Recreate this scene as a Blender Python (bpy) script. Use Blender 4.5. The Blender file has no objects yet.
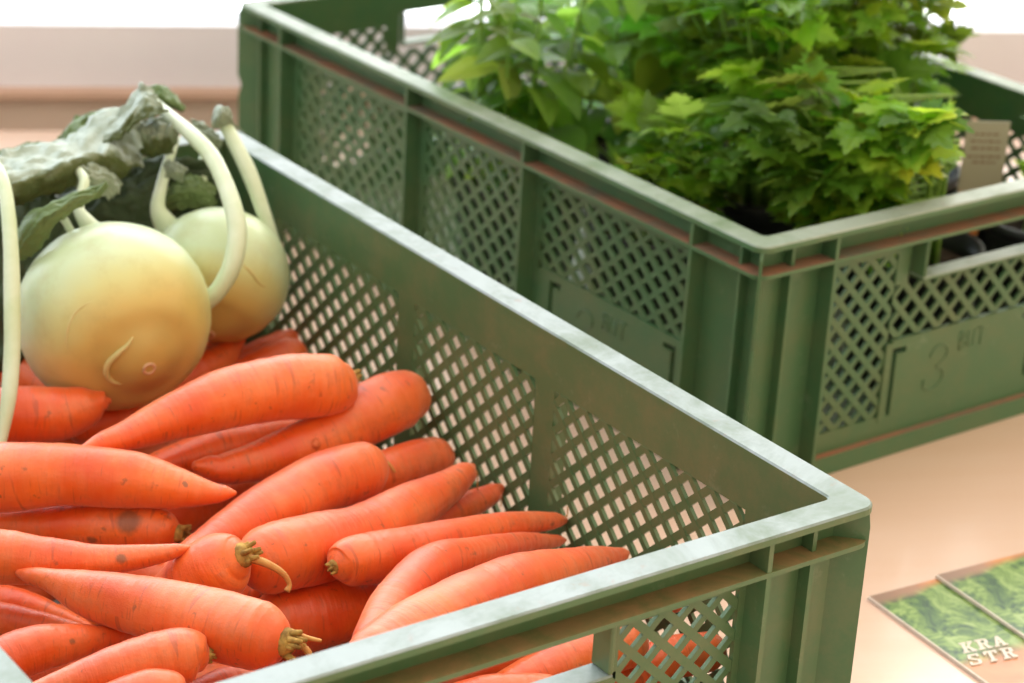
import bpy, bmesh, math, random
from mathutils import Vector, Matrix, noise
S_ = 0.001                      # everything below is laid out in millimetres
C = bpy.context.scene.collection
# camera solved from the photograph, millimetres
CX,CY,CZ,FPX=-677.77,-639.89,628.55,2290.36
WORLD_LO,WORLD_MID,WORLD_S,EXPO=.165,.26,6.0,0.0
PILE = {
 'A': [[-73.2, 336.5, 111.4, 8.8], [-75.5, 336.5, 111.3, 11.9], [-80.8, 336.6, 111.1, 13.1], [-107.7, 339.0, 114.2, 17.3], [-143.8, 340.0, 115.1, 16.0], [-174.2, 338.6, 112.5, 13.1], [-204.3, 336.1, 108.8, 8.3], [-219.6, 335.1, 107.8, 6.3], [-230.5, 334.3, 107.1, 3.1]],
 'B': [[-267.4, 440.3, 86.0, 8.6], [-264.8, 439.4, 86.1, 11.8], [-258.9, 437.3, 86.5, 13.0], [-236.3, 429.6, 88.2, 15.2], [-209.0, 418.8, 87.8, 14.8], [-193.3, 414.1, 90.5, 11.5], [-185.3, 412.0, 92.6, 6.6], [-182.9, 411.2, 92.7, 4.9], [-181.2, 410.6, 92.9, 2.2]],
 'C': [[-298.9, 361.0, 97.1, 10.1], [-296.8, 359.5, 96.9, 13.7], [-292.0, 355.9, 96.5, 15.2], [-273.1, 343.4, 97.4, 17.7], [-247.8, 327.2, 100.1, 16.2], [-218.9, 306.8, 99.2, 14.7], [-198.7, 291.3, 96.1, 10.1], [-185.7, 281.6, 94.9, 5.6], [-180.3, 278.0, 95.2, 4.0], [-176.4, 275.4, 95.4, 1.5]],
 'D': [[-81.3, 359.2, 75.2, 7.8], [-83.7, 359.2, 75.2, 10.2], [-89.1, 359.1, 75.2, 11.2], [-114.8, 358.6, 75.7, 12.1], [-143.1, 357.9, 76.5, 11.4], [-171.3, 356.0, 76.2, 9.1], [-186.1, 354.1, 74.7, 7.2], [-196.7, 352.6, 73.6, 4.2]],
 'E': [[-24.6, 336.7, 90.4, 9.6], [-27.4, 336.9, 90.7, 13.6], [-34.1, 337.6, 91.5, 15.2], [-54.3, 336.7, 88.9, 17.3], [-91.9, 332.7, 81.4, 15.3], [-124.0, 331.2, 78.6, 11.9], [-151.5, 331.0, 78.7, 8.5], [-160.7, 332.0, 81.6, 6.5], [-167.4, 332.6, 83.6, 3.2]],
 'F': [[-82.2, 290.2, 81.7, 8.0], [-85.2, 289.7, 81.9, 11.5], [-92.1, 288.4, 82.5, 12.8], [-111.2, 284.5, 83.5, 16.3], [-143.3, 276.0, 83.4, 16.0], [-171.9, 266.7, 82.2, 13.7], [-200.2, 256.4, 80.8, 10.4], [-216.4, 250.1, 80.0, 8.1], [-227.9, 245.4, 79.5, 4.4]],
 'G': [[-198.7, 216.3, 87.7, 8.2], [-195.1, 217.4, 87.4, 13.5], [-186.7, 220.1, 86.6, 15.6], [-166.9, 225.1, 83.4, 18.3], [-133.4, 232.3, 77.3, 17.2], [-96.5, 243.4, 77.1, 14.5], [-65.5, 252.9, 78.6, 10.6], [-46.4, 259.7, 81.0, 7.0], [-41.8, 261.6, 81.8, 5.1], [-38.5, 263.0, 82.5, 2.2]],
 'H': [[-212.3, 205.6, 101.4, 8.1], [-213.0, 206.5, 100.7, 11.5], [-214.5, 208.5, 99.0, 12.8], [-220.0, 215.2, 91.8, 16.2], [-227.1, 224.1, 83.0, 15.4], [-237.7, 237.0, 69.7, 9.7], [-242.0, 242.2, 64.4, 7.5], [-245.1, 245.9, 60.6, 3.9]],
 'I': [[-21.4, 311.8, 64.0, 5.6], [-23.8, 311.6, 64.2, 8.4], [-29.2, 311.3, 64.8, 9.5], [-45.2, 310.1, 66.6, 12.2], [-69.1, 306.3, 66.1, 12.0], [-97.8, 301.0, 65.1, 8.6], [-110.1, 298.5, 64.7, 6.5], [-118.9, 296.7, 64.5, 3.2]],
 'J': [[-111.8, 374.8, 40.0, 6.8], [-114.1, 374.0, 39.6, 9.6], [-119.6, 372.1, 38.7, 10.7], [-144.5, 366.8, 39.2, 12.2], [-172.7, 359.7, 39.1, 10.9], [-186.6, 356.4, 39.6, 8.8], [-196.5, 353.9, 40.0, 5.4]],
 'K': [[-103.0, 253.1, 53.7, 6.3], [-99.5, 253.7, 54.2, 8.9], [-91.3, 255.2, 55.6, 10.0], [-67.2, 258.5, 58.6, 10.1], [-43.4, 260.7, 60.6, 8.1], [-27.3, 262.3, 62.5, 6.0], [-22.1, 263.3, 63.6, 4.8], [-18.4, 263.9, 64.4, 2.7]],
 'L': [[-161.3, 197.9, 87.0, 6.8], [-159.7, 198.2, 86.9, 9.6], [-155.7, 198.7, 86.8, 10.7], [-135.9, 200.0, 83.6, 12.8], [-104.5, 202.7, 80.8, 11.1], [-72.3, 205.1, 78.7, 8.7], [-46.3, 206.2, 76.1, 6.7], [-26.9, 206.2, 72.9, 4.7], [-21.6, 206.1, 71.9, 3.7], [-17.8, 206.0, 71.2, 2.1]],
 'M': [[-189.0, 121.8, 87.0, 7.3], [-186.7, 124.4, 87.4, 9.0], [-181.4, 130.6, 88.2, 9.7], [-156.3, 151.5, 90.2, 10.9], [-125.4, 169.4, 89.8, 11.2], [-91.8, 181.3, 83.0, 8.5], [-56.6, 191.5, 74.0, 6.1], [-30.6, 197.6, 66.0, 3.6], [-25.1, 198.9, 64.3, 2.7], [-21.1, 199.8, 63.1, 1.0]],
 'N': [[-212.4, 92.8, 100.0, 7.9], [-207.8, 94.6, 99.6, 11.7], [-196.9, 98.7, 98.8, 13.3], [-157.7, 113.7, 97.8, 16.0], [-115.6, 126.0, 94.6, 15.6], [-80.6, 133.5, 90.0, 13.1], [-48.5, 139.5, 85.7, 8.4], [-31.7, 142.4, 83.7, 4.5], [-27.8, 143.1, 83.3, 3.4], [-25.0, 143.6, 83.0, 1.5]],
 'O': [[-193.7, 218.7, 51.7, 8.9], [-191.1, 218.2, 51.5, 13.1], [-185.0, 217.2, 51.1, 14.8], [-161.3, 213.7, 50.6, 17.4], [-134.5, 209.9, 50.6, 15.1], [-107.2, 205.7, 50.7, 11.2], [-91.5, 202.7, 49.8, 8.9], [-80.0, 200.5, 49.2, 5.1]],
 'P': [[-231.7, 131.2, 99.5, 7.6], [-232.9, 133.0, 99.4, 11.8], [-235.5, 137.2, 99.1, 13.4], [-243.2, 149.9, 99.0, 16.2], [-255.9, 170.8, 98.8, 15.4], [-270.0, 192.9, 98.0, 13.7], [-284.3, 215.2, 97.3, 11.1], [-295.6, 234.0, 98.1, 5.6], [-301.0, 242.1, 97.8, 4.2], [-304.9, 248.0, 97.6, 1.9]],
 'Q': [[-202.5, 290.8, 72.1, 5.6], [-203.7, 292.0, 72.2, 8.2], [-206.7, 294.8, 72.5, 9.2], [-219.4, 306.4, 73.3, 11.7], [-239.4, 323.0, 71.4, 11.3], [-259.6, 339.4, 69.0, 9.2], [-279.7, 356.1, 67.1, 6.2], [-286.7, 362.1, 66.8, 4.8], [-291.7, 366.4, 66.6, 2.6]],
 'R': [[-333.7, 279.4, 99.3, 6.6], [-331.8, 278.3, 99.3, 10.0], [-327.3, 275.8, 99.3, 11.3], [-307.2, 264.4, 99.4, 13.2], [-291.4, 254.6, 97.7, 11.3], [-271.2, 243.0, 97.3, 8.1], [-254.6, 234.2, 98.6, 6.2], [-239.9, 227.0, 100.8, 4.3], [-234.2, 224.4, 102.1, 3.2], [-230.0, 222.5, 103.0, 1.4]],
 'S': [[-314.0, 319.3, 56.0, 5.0], [-312.4, 317.5, 56.1, 7.1], [-308.7, 313.3, 56.3, 7.9], [-294.8, 296.8, 56.1, 8.4], [-283.0, 282.0, 55.0, 7.4], [-271.6, 266.5, 52.3, 4.9], [-267.0, 260.1, 50.9, 3.8], [-263.6, 255.4, 50.0, 1.9]],
 'T': [[-329.8, 285.7, 66.0, 4.8], [-327.5, 283.8, 66.0, 7.5], [-322.3, 279.3, 65.9, 8.6], [-307.8, 266.1, 64.1, 8.6], [-293.1, 253.1, 63.1, 7.2], [-276.7, 238.4, 61.4, 4.3], [-270.4, 232.7, 60.6, 3.2], [-265.8, 228.5, 60.0, 1.4]],
 'U': [[-349.6, 200.8, 78.5, 6.2], [-347.3, 201.1, 78.9, 8.8], [-342.1, 201.6, 79.9, 9.8], [-322.1, 203.4, 83.3, 11.3], [-303.0, 202.6, 82.7, 9.1], [-281.5, 200.8, 81.0, 5.1], [-271.4, 199.7, 79.8, 3.7], [-264.1, 198.9, 79.0, 1.4]],
 'V': [[-262.4, 146.2, 93.7, 5.3], [-263.7, 146.7, 93.9, 8.9], [-266.9, 148.0, 94.6, 10.2], [-278.6, 151.1, 93.9, 12.8], [-298.1, 156.0, 92.1, 11.0], [-319.8, 160.6, 88.7, 7.9], [-341.2, 165.2, 85.8, 3.9], [-346.2, 166.2, 85.1, 2.9], [-349.8, 167.0, 84.5, 1.3]],
 'X': [[-281.8, 128.8, 88.9, 4.4], [-283.2, 129.5, 89.3, 6.9], [-286.4, 131.1, 90.1, 7.8], [-296.4, 135.1, 90.1, 10.0], [-315.0, 140.9, 86.8, 8.2], [-327.1, 144.3, 84.1, 6.5], [-335.8, 146.7, 82.1, 3.9]],
 'Y': [[-227.0, 161.1, 64.0, 4.2], [-228.3, 161.1, 64.1, 5.8], [-231.6, 161.3, 64.3, 6.5], [-244.8, 160.9, 63.7, 8.7], [-262.0, 159.5, 61.9, 7.7], [-274.2, 158.5, 60.8, 6.1], [-282.9, 157.8, 60.0, 3.6]],
 'Z': [[-156.8, 220.3, 23.3, 6.1], [-159.4, 220.4, 23.5, 9.0], [-165.3, 220.8, 23.9, 10.1], [-185.2, 221.2, 23.9, 11.5], [-209.8, 222.5, 26.1, 9.9], [-224.0, 223.0, 26.9, 7.6], [-234.2, 223.2, 27.5, 3.9]],
 'a': [[-131.0, 460.1, 67.5, 9.3], [-127.8, 460.8, 67.7, 11.9], [-120.2, 462.4, 68.1, 12.9], [-94.4, 467.7, 70.2, 11.9], [-74.4, 473.8, 74.7, 8.4], [-63.1, 478.4, 78.6, 4.2], [-59.9, 480.0, 80.0, 3.1], [-57.5, 481.1, 81.0, 1.2]],
 'b': [[-56.9, 489.4, 53.1, 7.3], [-55.3, 489.7, 54.3, 9.5], [-51.6, 490.4, 57.0, 10.4], [-43.0, 489.6, 60.2, 10.4], [-31.7, 488.6, 64.3, 9.2], [-25.7, 488.5, 67.0, 8.1], [-21.3, 488.4, 69.0, 6.2]],
 'c': [[-25.0, 466.1, 67.6, 5.5], [-26.5, 466.4, 67.6, 8.1], [-30.0, 467.1, 67.6, 9.1], [-41.0, 468.5, 66.0, 11.5], [-59.5, 469.7, 61.4, 11.5], [-71.0, 470.4, 58.6, 9.4], [-79.3, 470.9, 56.6, 6.0]],
 'e': [[-200.5, 558.3, 70.6, 7.2], [-199.3, 554.3, 70.7, 9.7], [-196.6, 544.9, 71.1, 10.7], [-189.5, 517.7, 71.2, 12.9], [-182.0, 485.7, 70.8, 10.4], [-178.2, 470.3, 71.0, 8.1], [-175.6, 459.2, 71.2, 4.6]],
 'g': [[-185.2, 445.8, 60.1, 6.8], [-182.4, 445.9, 60.7, 9.7], [-175.7, 446.1, 62.2, 10.8], [-160.7, 445.1, 63.0, 11.4], [-139.6, 443.2, 63.5, 9.8], [-125.5, 441.7, 63.6, 7.9], [-115.2, 440.5, 63.7, 4.6]],
 'h': [[-67.8, 77.5, 79.3, 5.7], [-71.1, 77.8, 79.2, 9.0], [-78.8, 78.6, 78.7, 10.3], [-100.7, 80.3, 76.9, 12.5], [-128.1, 81.7, 73.7, 10.6], [-143.7, 82.5, 72.0, 8.2], [-154.9, 82.9, 70.8, 4.5]],
 'i': [[-61.0, 116.2, 63.0, 4.9], [-64.7, 116.1, 62.8, 8.0], [-73.2, 115.9, 62.2, 9.2], [-103.0, 115.9, 61.7, 10.5], [-137.5, 116.1, 62.6, 8.0], [-151.2, 115.2, 61.7, 6.3], [-161.0, 114.5, 61.0, 3.7]],
 'j': [[-127.3, 61.0, 75.6, 4.5], [-129.7, 62.0, 76.3, 7.1], [-135.2, 64.3, 77.9, 8.1], [-157.6, 71.6, 79.4, 9.9], [-180.4, 77.7, 78.6, 8.0], [-191.1, 80.0, 77.1, 6.3], [-198.9, 81.6, 76.1, 3.5]],
 'k': [[-20.4, 73.2, 62.0, 4.8], [-22.9, 73.7, 62.1, 8.3], [-28.6, 74.7, 62.5, 9.7], [-50.4, 78.3, 62.8, 10.5], [-76.1, 79.8, 58.8, 9.5], [-89.4, 80.2, 56.3, 7.3], [-98.9, 80.4, 54.5, 3.8]],
 'l': [[-18.9, 100.7, 81.2, 3.9], [-20.7, 101.9, 80.4, 6.7], [-24.9, 104.6, 78.7, 7.8], [-38.8, 114.3, 74.5, 9.8], [-58.5, 128.2, 68.6, 9.8], [-72.2, 138.2, 65.2, 8.0], [-82.2, 145.4, 62.8, 4.9]],
 'n': [[-185.5, 236.6, 55.1, 6.0], [-186.9, 238.6, 54.9, 8.1], [-190.4, 243.1, 54.5, 9.0], [-203.2, 261.2, 54.8, 10.1], [-219.6, 284.0, 55.1, 9.6], [-232.8, 302.5, 55.6, 6.1], [-238.7, 310.4, 55.4, 4.6], [-243.0, 316.1, 55.3, 2.0]],
 'm': [[-73.5, 175.1, 62.8, 5.0], [-71.9, 173.5, 63.9, 7.9], [-68.1, 170.0, 66.6, 9.1], [-56.3, 156.7, 71.0, 9.0], [-43.9, 139.9, 71.7, 7.0], [-36.6, 130.4, 72.7, 5.4], [-31.4, 123.6, 73.4, 3.0]],
 'K1': [[-158.5, 448.8, 125.0, 52.3]],
 'K2': [[-72.4, 485.4, 121.1, 41.1]],
}
STEMS = {
 'front_bulb_right': [[-108.7, 433.3, 130.9, 6.2], [-103.6, 429.7, 136.1, 5.1], [-94.6, 429.9, 149.1, 5.4], [-86.5, 437.8, 165.0, 5.7], [-82.0, 453.4, 180.4, 5.4], [-77.6, 482.2, 195.0, 4.9], [-77.5, 505.7, 201.4, 4.7], [-78.3, 528.3, 204.7, 4.2], [-76.7, 552.2, 206.4, 3.6], [-75.3, 568.2, 207.9, 2.7], [-73.4, 582.7, 207.4, 1.5]],
 'front_bulb_top': [[-158.5, 465.0, 165.1, 7.8], [-162.4, 472.0, 173.0, 5.0], [-164.3, 479.4, 179.3, 3.4], [-160.7, 484.1, 185.5, 3.1], [-155.2, 491.5, 191.8, 3.1], [-153.7, 502.5, 194.2, 2.6]],
 'back_bulb_left': [[-87.1, 514.6, 138.6, 9.0], [-92.4, 518.3, 148.5, 6.6], [-94.4, 520.8, 155.6, 4.8], [-90.8, 525.2, 163.7, 3.9], [-81.7, 535.0, 174.4, 3.3], [-72.4, 545.2, 181.3, 3.0], [-64.7, 555.0, 184.9, 2.7]],
 'back_bulb_right': [[-36.2, 478.5, 125.4, 4.8], [-37.4, 483.9, 139.2, 4.2], [-39.9, 492.0, 156.1, 4.5], [-42.3, 504.0, 175.5, 4.8], [-44.0, 517.3, 188.1, 4.5], [-43.9, 530.0, 196.9, 4.2], [-43.0, 539.2, 200.4, 3.6]],
 'left_edge': [[-256.8, 390.9, 77.3, 3.2], [-249.1, 398.6, 89.8, 3.2], [-239.4, 408.8, 109.8, 4.3], [-231.4, 421.5, 129.5, 4.5], [-224.3, 436.1, 151.8, 4.6], [-216.8, 452.8, 173.5, 4.3], [-210.4, 470.2, 189.8, 4.1], [-205.5, 488.5, 200.6, 3.9], [-201.3, 511.7, 204.5, 3.4]],
 'thin_left': [[-165.8, 482.1, 161.8, 2.3], [-168.2, 485.9, 168.2, 2.3], [-170.7, 488.0, 173.9, 2.3], [-172.5, 489.2, 178.6, 1.7]],
 'mid_back': [[-61.1, 523.1, 144.9, 3.0], [-57.5, 532.5, 157.4, 3.0], [-53.3, 542.9, 167.6, 2.7], [-46.2, 552.5, 175.2, 2.5], [-41.6, 559.8, 180.1, 2.2]],
}
LEAVES = {
 'big_drape': [[[-196.1, 530.2, 195.6], [-170.7, 551.1, 193.9], [-147.9, 560.2, 191.6], [-124.8, 570.1, 191.5], [-105.3, 580.4, 199.6], [-89.9, 576.6, 201.2], [-80.9, 568.0, 192.2], [-80.5, 558.4, 179.8]], [[-205.0, 503.7, 196.9], [-187.8, 511.8, 197.7], [-168.7, 517.9, 197.7], [-148.0, 522.6, 196.8], [-124.6, 537.5, 193.8], [-108.3, 544.7, 191.7], [-97.1, 546.2, 184.6], [-90.8, 545.9, 177.5]], [[-206.7, 486.2, 194.5], [-196.1, 489.1, 194.3], [-181.9, 493.9, 197.6], [-163.9, 496.1, 201.3], [-142.3, 508.2, 197.9], [-123.3, 521.6, 191.0], [-110.3, 527.7, 182.2], [-100.6, 534.2, 177.5]], [[-192.9, 505.6, 179.0], [-184.8, 507.7, 178.8], [-173.4, 511.4, 178.8], [-159.6, 509.2, 180.9], [-143.5, 516.9, 179.6], [-126.6, 525.9, 176.6], [-112.9, 533.1, 173.5], [-104.4, 539.8, 172.6]]],
 'peak_fold': [[[-116.9, 567.6, 187.4], [-106.9, 566.4, 193.9], [-95.4, 565.3, 202.6], [-88.1, 563.6, 214.7], [-84.6, 561.4, 220.4], [-81.6, 555.5, 218.6]], [[-121.4, 552.4, 190.7], [-114.8, 544.5, 197.7], [-105.6, 539.1, 205.4], [-98.6, 535.9, 214.0], [-92.5, 536.3, 218.0], [-86.3, 533.1, 215.6]], [[-118.8, 541.6, 191.7], [-113.9, 532.9, 197.3], [-106.9, 528.5, 203.7], [-101.2, 524.4, 209.1], [-95.6, 519.9, 213.3], [-88.4, 518.8, 216.3]]],
 'peak_green_right': [[[-70.7, 585.5, 208.8], [-65.6, 584.8, 209.6], [-58.4, 581.6, 208.3], [-54.0, 576.8, 205.2], [-51.1, 568.0, 197.7]], [[-71.9, 580.4, 207.8], [-68.0, 574.8, 207.6], [-64.3, 568.7, 206.3], [-59.6, 566.0, 202.6], [-53.1, 564.1, 197.8]], [[-67.8, 580.5, 203.4], [-65.2, 577.6, 201.4], [-61.7, 573.9, 199.4], [-58.0, 570.5, 198.0], [-52.8, 566.0, 196.6]]],
 'green_left_upper': [[[-115.5, 610.8, 174.3], [-107.9, 612.5, 183.0], [-101.9, 610.7, 187.9], [-95.4, 607.4, 190.5], [-89.7, 602.2, 193.8]], [[-116.7, 602.4, 177.0], [-111.6, 598.8, 182.4], [-105.8, 596.8, 186.7], [-100.2, 594.4, 189.8], [-93.7, 593.9, 192.9]], [[-118.2, 596.4, 173.8], [-112.9, 590.7, 175.4], [-107.2, 585.8, 179.2], [-101.9, 584.2, 183.5], [-96.6, 582.5, 187.7]]],
 'dark_notch': [[[-90.6, 581.2, 188.5], [-87.1, 585.2, 195.8], [-83.0, 585.3, 201.6], [-79.3, 584.5, 205.1]], [[-91.2, 574.4, 189.9], [-87.8, 572.9, 196.9], [-84.4, 572.8, 201.5], [-82.3, 573.1, 204.9]], [[-85.6, 574.8, 188.4], [-81.5, 573.7, 192.0], [-78.8, 573.6, 195.4], [-77.6, 574.5, 198.8]]],
 'crumple_mid': [[[-90.5, 551.4, 198.5], [-86.6, 545.7, 203.3], [-82.2, 541.4, 206.4], [-77.5, 537.6, 205.7], [-73.7, 537.3, 200.2]], [[-94.9, 539.9, 196.2], [-92.2, 532.2, 200.6], [-87.7, 527.9, 203.7], [-83.2, 526.5, 202.2], [-78.3, 528.4, 197.3]], [[-92.7, 541.9, 187.8], [-91.5, 532.4, 191.7], [-87.5, 528.4, 194.8], [-83.5, 527.4, 193.3], [-78.9, 530.0, 189.4]], [[-89.8, 546.4, 179.7], [-87.6, 540.2, 181.3], [-84.8, 536.5, 183.2], [-81.9, 534.5, 183.4], [-77.7, 536.2, 182.3]]],
 'pale_flap': [[[-89.1, 523.0, 182.4], [-85.9, 519.0, 184.4], [-82.3, 515.7, 183.0], [-78.6, 514.0, 179.8]], [[-90.2, 519.5, 179.2], [-88.6, 513.7, 180.8], [-85.5, 510.7, 179.4], [-81.2, 511.5, 176.6]], [[-86.9, 522.1, 173.5], [-85.6, 518.3, 173.3], [-82.9, 515.9, 172.4], [-79.4, 516.3, 172.9]]],
 'green_mid': [[[-80.4, 540.4, 158.5], [-73.8, 537.5, 164.8], [-66.4, 533.5, 167.4], [-59.0, 529.5, 165.0], [-51.2, 526.4, 159.6]], [[-83.7, 534.0, 154.7], [-79.7, 526.1, 160.4], [-72.4, 522.1, 163.0], [-64.2, 519.8, 159.9], [-54.1, 520.9, 155.4]], [[-80.6, 537.6, 145.3], [-76.1, 530.5, 148.2], [-70.0, 526.8, 149.7], [-62.4, 523.2, 148.3], [-54.6, 522.4, 147.3]]],
 'small_green': [[[-201.8, 489.8, 157.0], [-200.6, 486.3, 167.5], [-195.5, 480.7, 179.2], [-186.7, 473.4, 187.8], [-174.9, 467.5, 193.1], [-163.1, 464.3, 198.1], [-155.8, 464.3, 198.1]], [[-202.6, 482.4, 157.3], [-201.7, 470.0, 170.9], [-196.6, 462.1, 183.2], [-189.0, 457.6, 190.4], [-178.5, 454.6, 194.3], [-167.2, 455.8, 196.8], [-156.0, 461.4, 197.4]], [[-198.4, 481.2, 155.8], [-195.0, 469.6, 164.0], [-189.2, 463.4, 175.7], [-183.1, 460.6, 183.8], [-174.1, 459.2, 188.6], [-164.4, 459.2, 191.8], [-154.1, 461.6, 195.2]]],
 'grey_inner': [[[-145.7, 525.1, 192.0], [-142.2, 519.2, 193.3], [-135.7, 517.0, 190.6], [-126.1, 516.2, 184.5], [-118.7, 515.8, 178.6]], [[-153.7, 510.6, 191.7], [-151.5, 502.0, 194.0], [-145.5, 499.1, 191.6], [-134.8, 503.3, 183.8], [-124.8, 508.5, 176.9]], [[-150.3, 513.1, 180.7], [-148.6, 506.1, 180.2], [-144.2, 503.7, 176.6], [-136.8, 504.9, 173.8], [-127.5, 511.0, 172.8]]],
 'left_green_tip': [[[-159.9, 614.5, 170.6], [-149.8, 610.9, 172.8], [-141.2, 606.4, 176.1], [-133.6, 599.9, 179.5]], [[-169.4, 592.1, 171.3], [-161.0, 584.8, 174.2], [-153.4, 578.6, 178.1], [-142.4, 577.3, 180.6]]],
 'curl_right': [[[-51.2, 536.8, 199.8], [-49.7, 535.7, 204.9], [-45.6, 534.6, 208.4], [-40.8, 533.3, 207.5], [-37.8, 533.8, 202.6]], [[-54.5, 530.4, 198.3], [-53.4, 524.9, 204.8], [-50.9, 522.2, 208.3], [-45.8, 522.8, 206.2], [-40.4, 526.4, 200.0]], [[-48.3, 531.9, 194.5], [-47.7, 528.0, 198.1], [-44.5, 526.3, 199.4], [-40.0, 527.2, 197.2], [-31.8, 527.1, 192.9]]],
 'curl_back': [[[-56.6, 552.2, 196.0], [-51.8, 548.3, 195.2], [-46.5, 542.9, 192.3], [-41.3, 539.8, 188.6]], [[-59.2, 544.7, 193.5], [-54.6, 540.4, 191.6], [-49.5, 537.4, 187.9], [-43.1, 536.4, 184.8]], [[-55.4, 546.7, 187.3], [-52.1, 542.7, 184.2], [-48.5, 539.0, 182.2], [-43.9, 537.5, 180.7]]],
 'dark_hang': [[[-131.4, 577.2, 157.4], [-112.6, 568.1, 163.7], [-93.3, 559.8, 169.7], [-74.4, 550.7, 173.5], [-58.6, 542.0, 173.9], [-43.8, 535.1, 176.3]], [[-138.1, 563.4, 147.6], [-121.5, 549.8, 152.5], [-101.6, 543.4, 157.7], [-80.3, 539.2, 158.9], [-60.8, 537.7, 162.7], [-44.1, 531.9, 164.5]], [[-139.8, 558.0, 127.2], [-122.3, 544.9, 131.9], [-103.8, 539.4, 137.0], [-79.1, 542.0, 135.2], [-60.7, 538.1, 143.2], [-42.1, 530.4, 149.2]]],
 'dark_hang_left': [[[-190.5, 556.6, 176.9], [-176.1, 547.5, 174.4], [-161.5, 538.2, 172.0], [-140.0, 530.2, 171.2]], [[-199.5, 537.6, 153.8], [-186.6, 524.9, 152.8], [-172.3, 515.8, 150.3], [-154.2, 514.6, 147.6]], [[-205.2, 527.9, 114.8], [-192.1, 515.3, 116.9], [-182.6, 508.7, 117.5], [-168.0, 513.1, 125.7]], [[-210.9, 518.1, 75.5], [-199.8, 508.0, 77.1], [-190.6, 504.4, 83.0], [-176.6, 509.7, 97.1]]],
}

# ------------------------------------------------------------------ helpers
def link(name, bm, mat, parent=None, smooth=False, loc=None, top=None):
    """one bmesh (in mm, in its parent's frame) -> one object"""
    me = bpy.data.meshes.new(name)
    if loc is not None:
        bmesh.ops.translate(bm, verts=bm.verts, vec=-Vector(loc))
    bmesh.ops.scale(bm, verts=bm.verts, vec=(S_, S_, S_))
    bm.normal_update()
    if top:                                  # upward faces carry the worn, dusty or glare-pale finish
        mat=[mat,top]
        for f in bm.faces:
            if f.normal.z>.55: f.material_index=1
    bm.to_mesh(me); bm.free()
    if smooth:
        for f in me.polygons: f.use_smooth = True
    for m in (mat if isinstance(mat, (list, tuple)) else [mat]): me.materials.append(m)
    o = bpy.data.objects.new(name, me); C.objects.link(o)
    if parent: o.parent = parent
    if loc is not None: o.location = Vector(loc)*S_
    return o
def empty(name, loc=(0,0,0), rz=0):
    o = bpy.data.objects.new(name, None); C.objects.link(o)
    o.empty_display_size = .05
    o.location = Vector(loc)*S_; o.rotation_euler = (0,0,rz); return o
def tag(o, label, cat, group=None):
    o['label'] = label; o['category'] = cat
    if group: o['group'] = group
    return o
def struct(o):
    o['kind'] = 'structure'; return o
def box(bm, x0, x1, y0, y1, z0, z1, mi=0):
    x0,x1=min(x0,x1),max(x0,x1); y0,y1=min(y0,y1),max(y0,y1)
    v=[bm.verts.new(p) for p in ((x0,y0,z0),(x1,y0,z0),(x1,y1,z0),(x0,y1,z0),(x0,y0,z1),(x1,y0,z1),(x1,y1,z1),(x0,y1,z1))]
    for q in ((0,3,2,1),(4,5,6,7),(0,1,5,4),(1,2,6,5),(2,3,7,6),(3,0,4,7)):
        f=bm.faces.new([v[i] for i in q]); f.material_index=mi
def spline(pts, n):
    """Catmull-Rom through tuples of any length"""
    P=[list(p) for p in pts]; k=len(P); out=[]
    P=[[2*a-b for a,b in zip(P[0],P[1])]]+P+[[2*a-b for a,b in zip(P[-1],P[-2])]]
    for i in range(n):
        t=i/(n-1)*(k-1); s=min(int(t),k-2); u=t-s
        a,b,c,d=P[s],P[s+1],P[s+2],P[s+3]
        out.append([.5*(2*q+(r-p)*u+(2*p-5*q+4*r-w)*u*u+(3*q-p-3*r+w)*u**3) for p,q,r,w in zip(a,b,c,d)])
    return out
def sweep(bm, pts, n=12, seg=None, cap=True, mi=0, uv=None, wob=0, seed=0, oval=1.0):
    """tube along [(x,y,z,r)...]"""
    pts=[Vector(p[:3]) for p in pts], [p[3] for p in pts]
    P,Rr=pts; rings=[]; up=Vector((0,0,1)); L=0
    T0=(P[1]-P[0]).normalized(); N=up.cross(T0)
    if N.length<.05: N=Vector((1,0,0)).cross(T0)
    N.normalize(); lens=[0]
    for i in range(1,len(P)): lens.append(lens[-1]+(P[i]-P[i-1]).length)
    for i,p in enumerate(P):
        T=(P[min(i+1,len(P)-1)]-P[max(i-1,0)]).normalized()
        N=(N-T*N.dot(T)).normalized(); B=T.cross(N); ring=[]
        for k in range(n):
            a=2*math.pi*k/n
            d=N*math.cos(a)+B*math.sin(a)*oval
            r=Rr[i]
            if wob: r*=1+wob*noise.noise(Vector((math.cos(a)*.9,math.sin(a)*.9,lens[i]*.035+seed*7.3)))+wob*.35*noise.noise(Vector((math.cos(a)*.5,math.sin(a)*.5,lens[i]*.22+seed*3.1)))
            ring.append(bm.verts.new(p+d*r))
        rings.append(ring)
    for i in range(len(rings)-1):
        for k in range(n):
            f=bm.faces.new((rings[i][k],rings[i][(k+1)%n],rings[i+1][(k+1)%n],rings[i+1][k])); f.material_index=mi
            if uv is not None:
                for lp,(u,v) in zip(f.loops,((lens[i],k),(lens[i],k+1),(lens[i+1],k+1),(lens[i+1],k))):
                    lp[uv].uv=(u*.01, v/n)
    if cap:
        f=bm.faces.new(rings[0][::-1]); f.material_index=mi
        g=bm.faces.new(rings[-1]); g.material_index=mi
        if uv is not None:
            for lp in f.loops: lp[uv].uv=(0,0)
            for lp in g.loops: lp[uv].uv=(lens[-1]*.01,0)
    return rings

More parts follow.
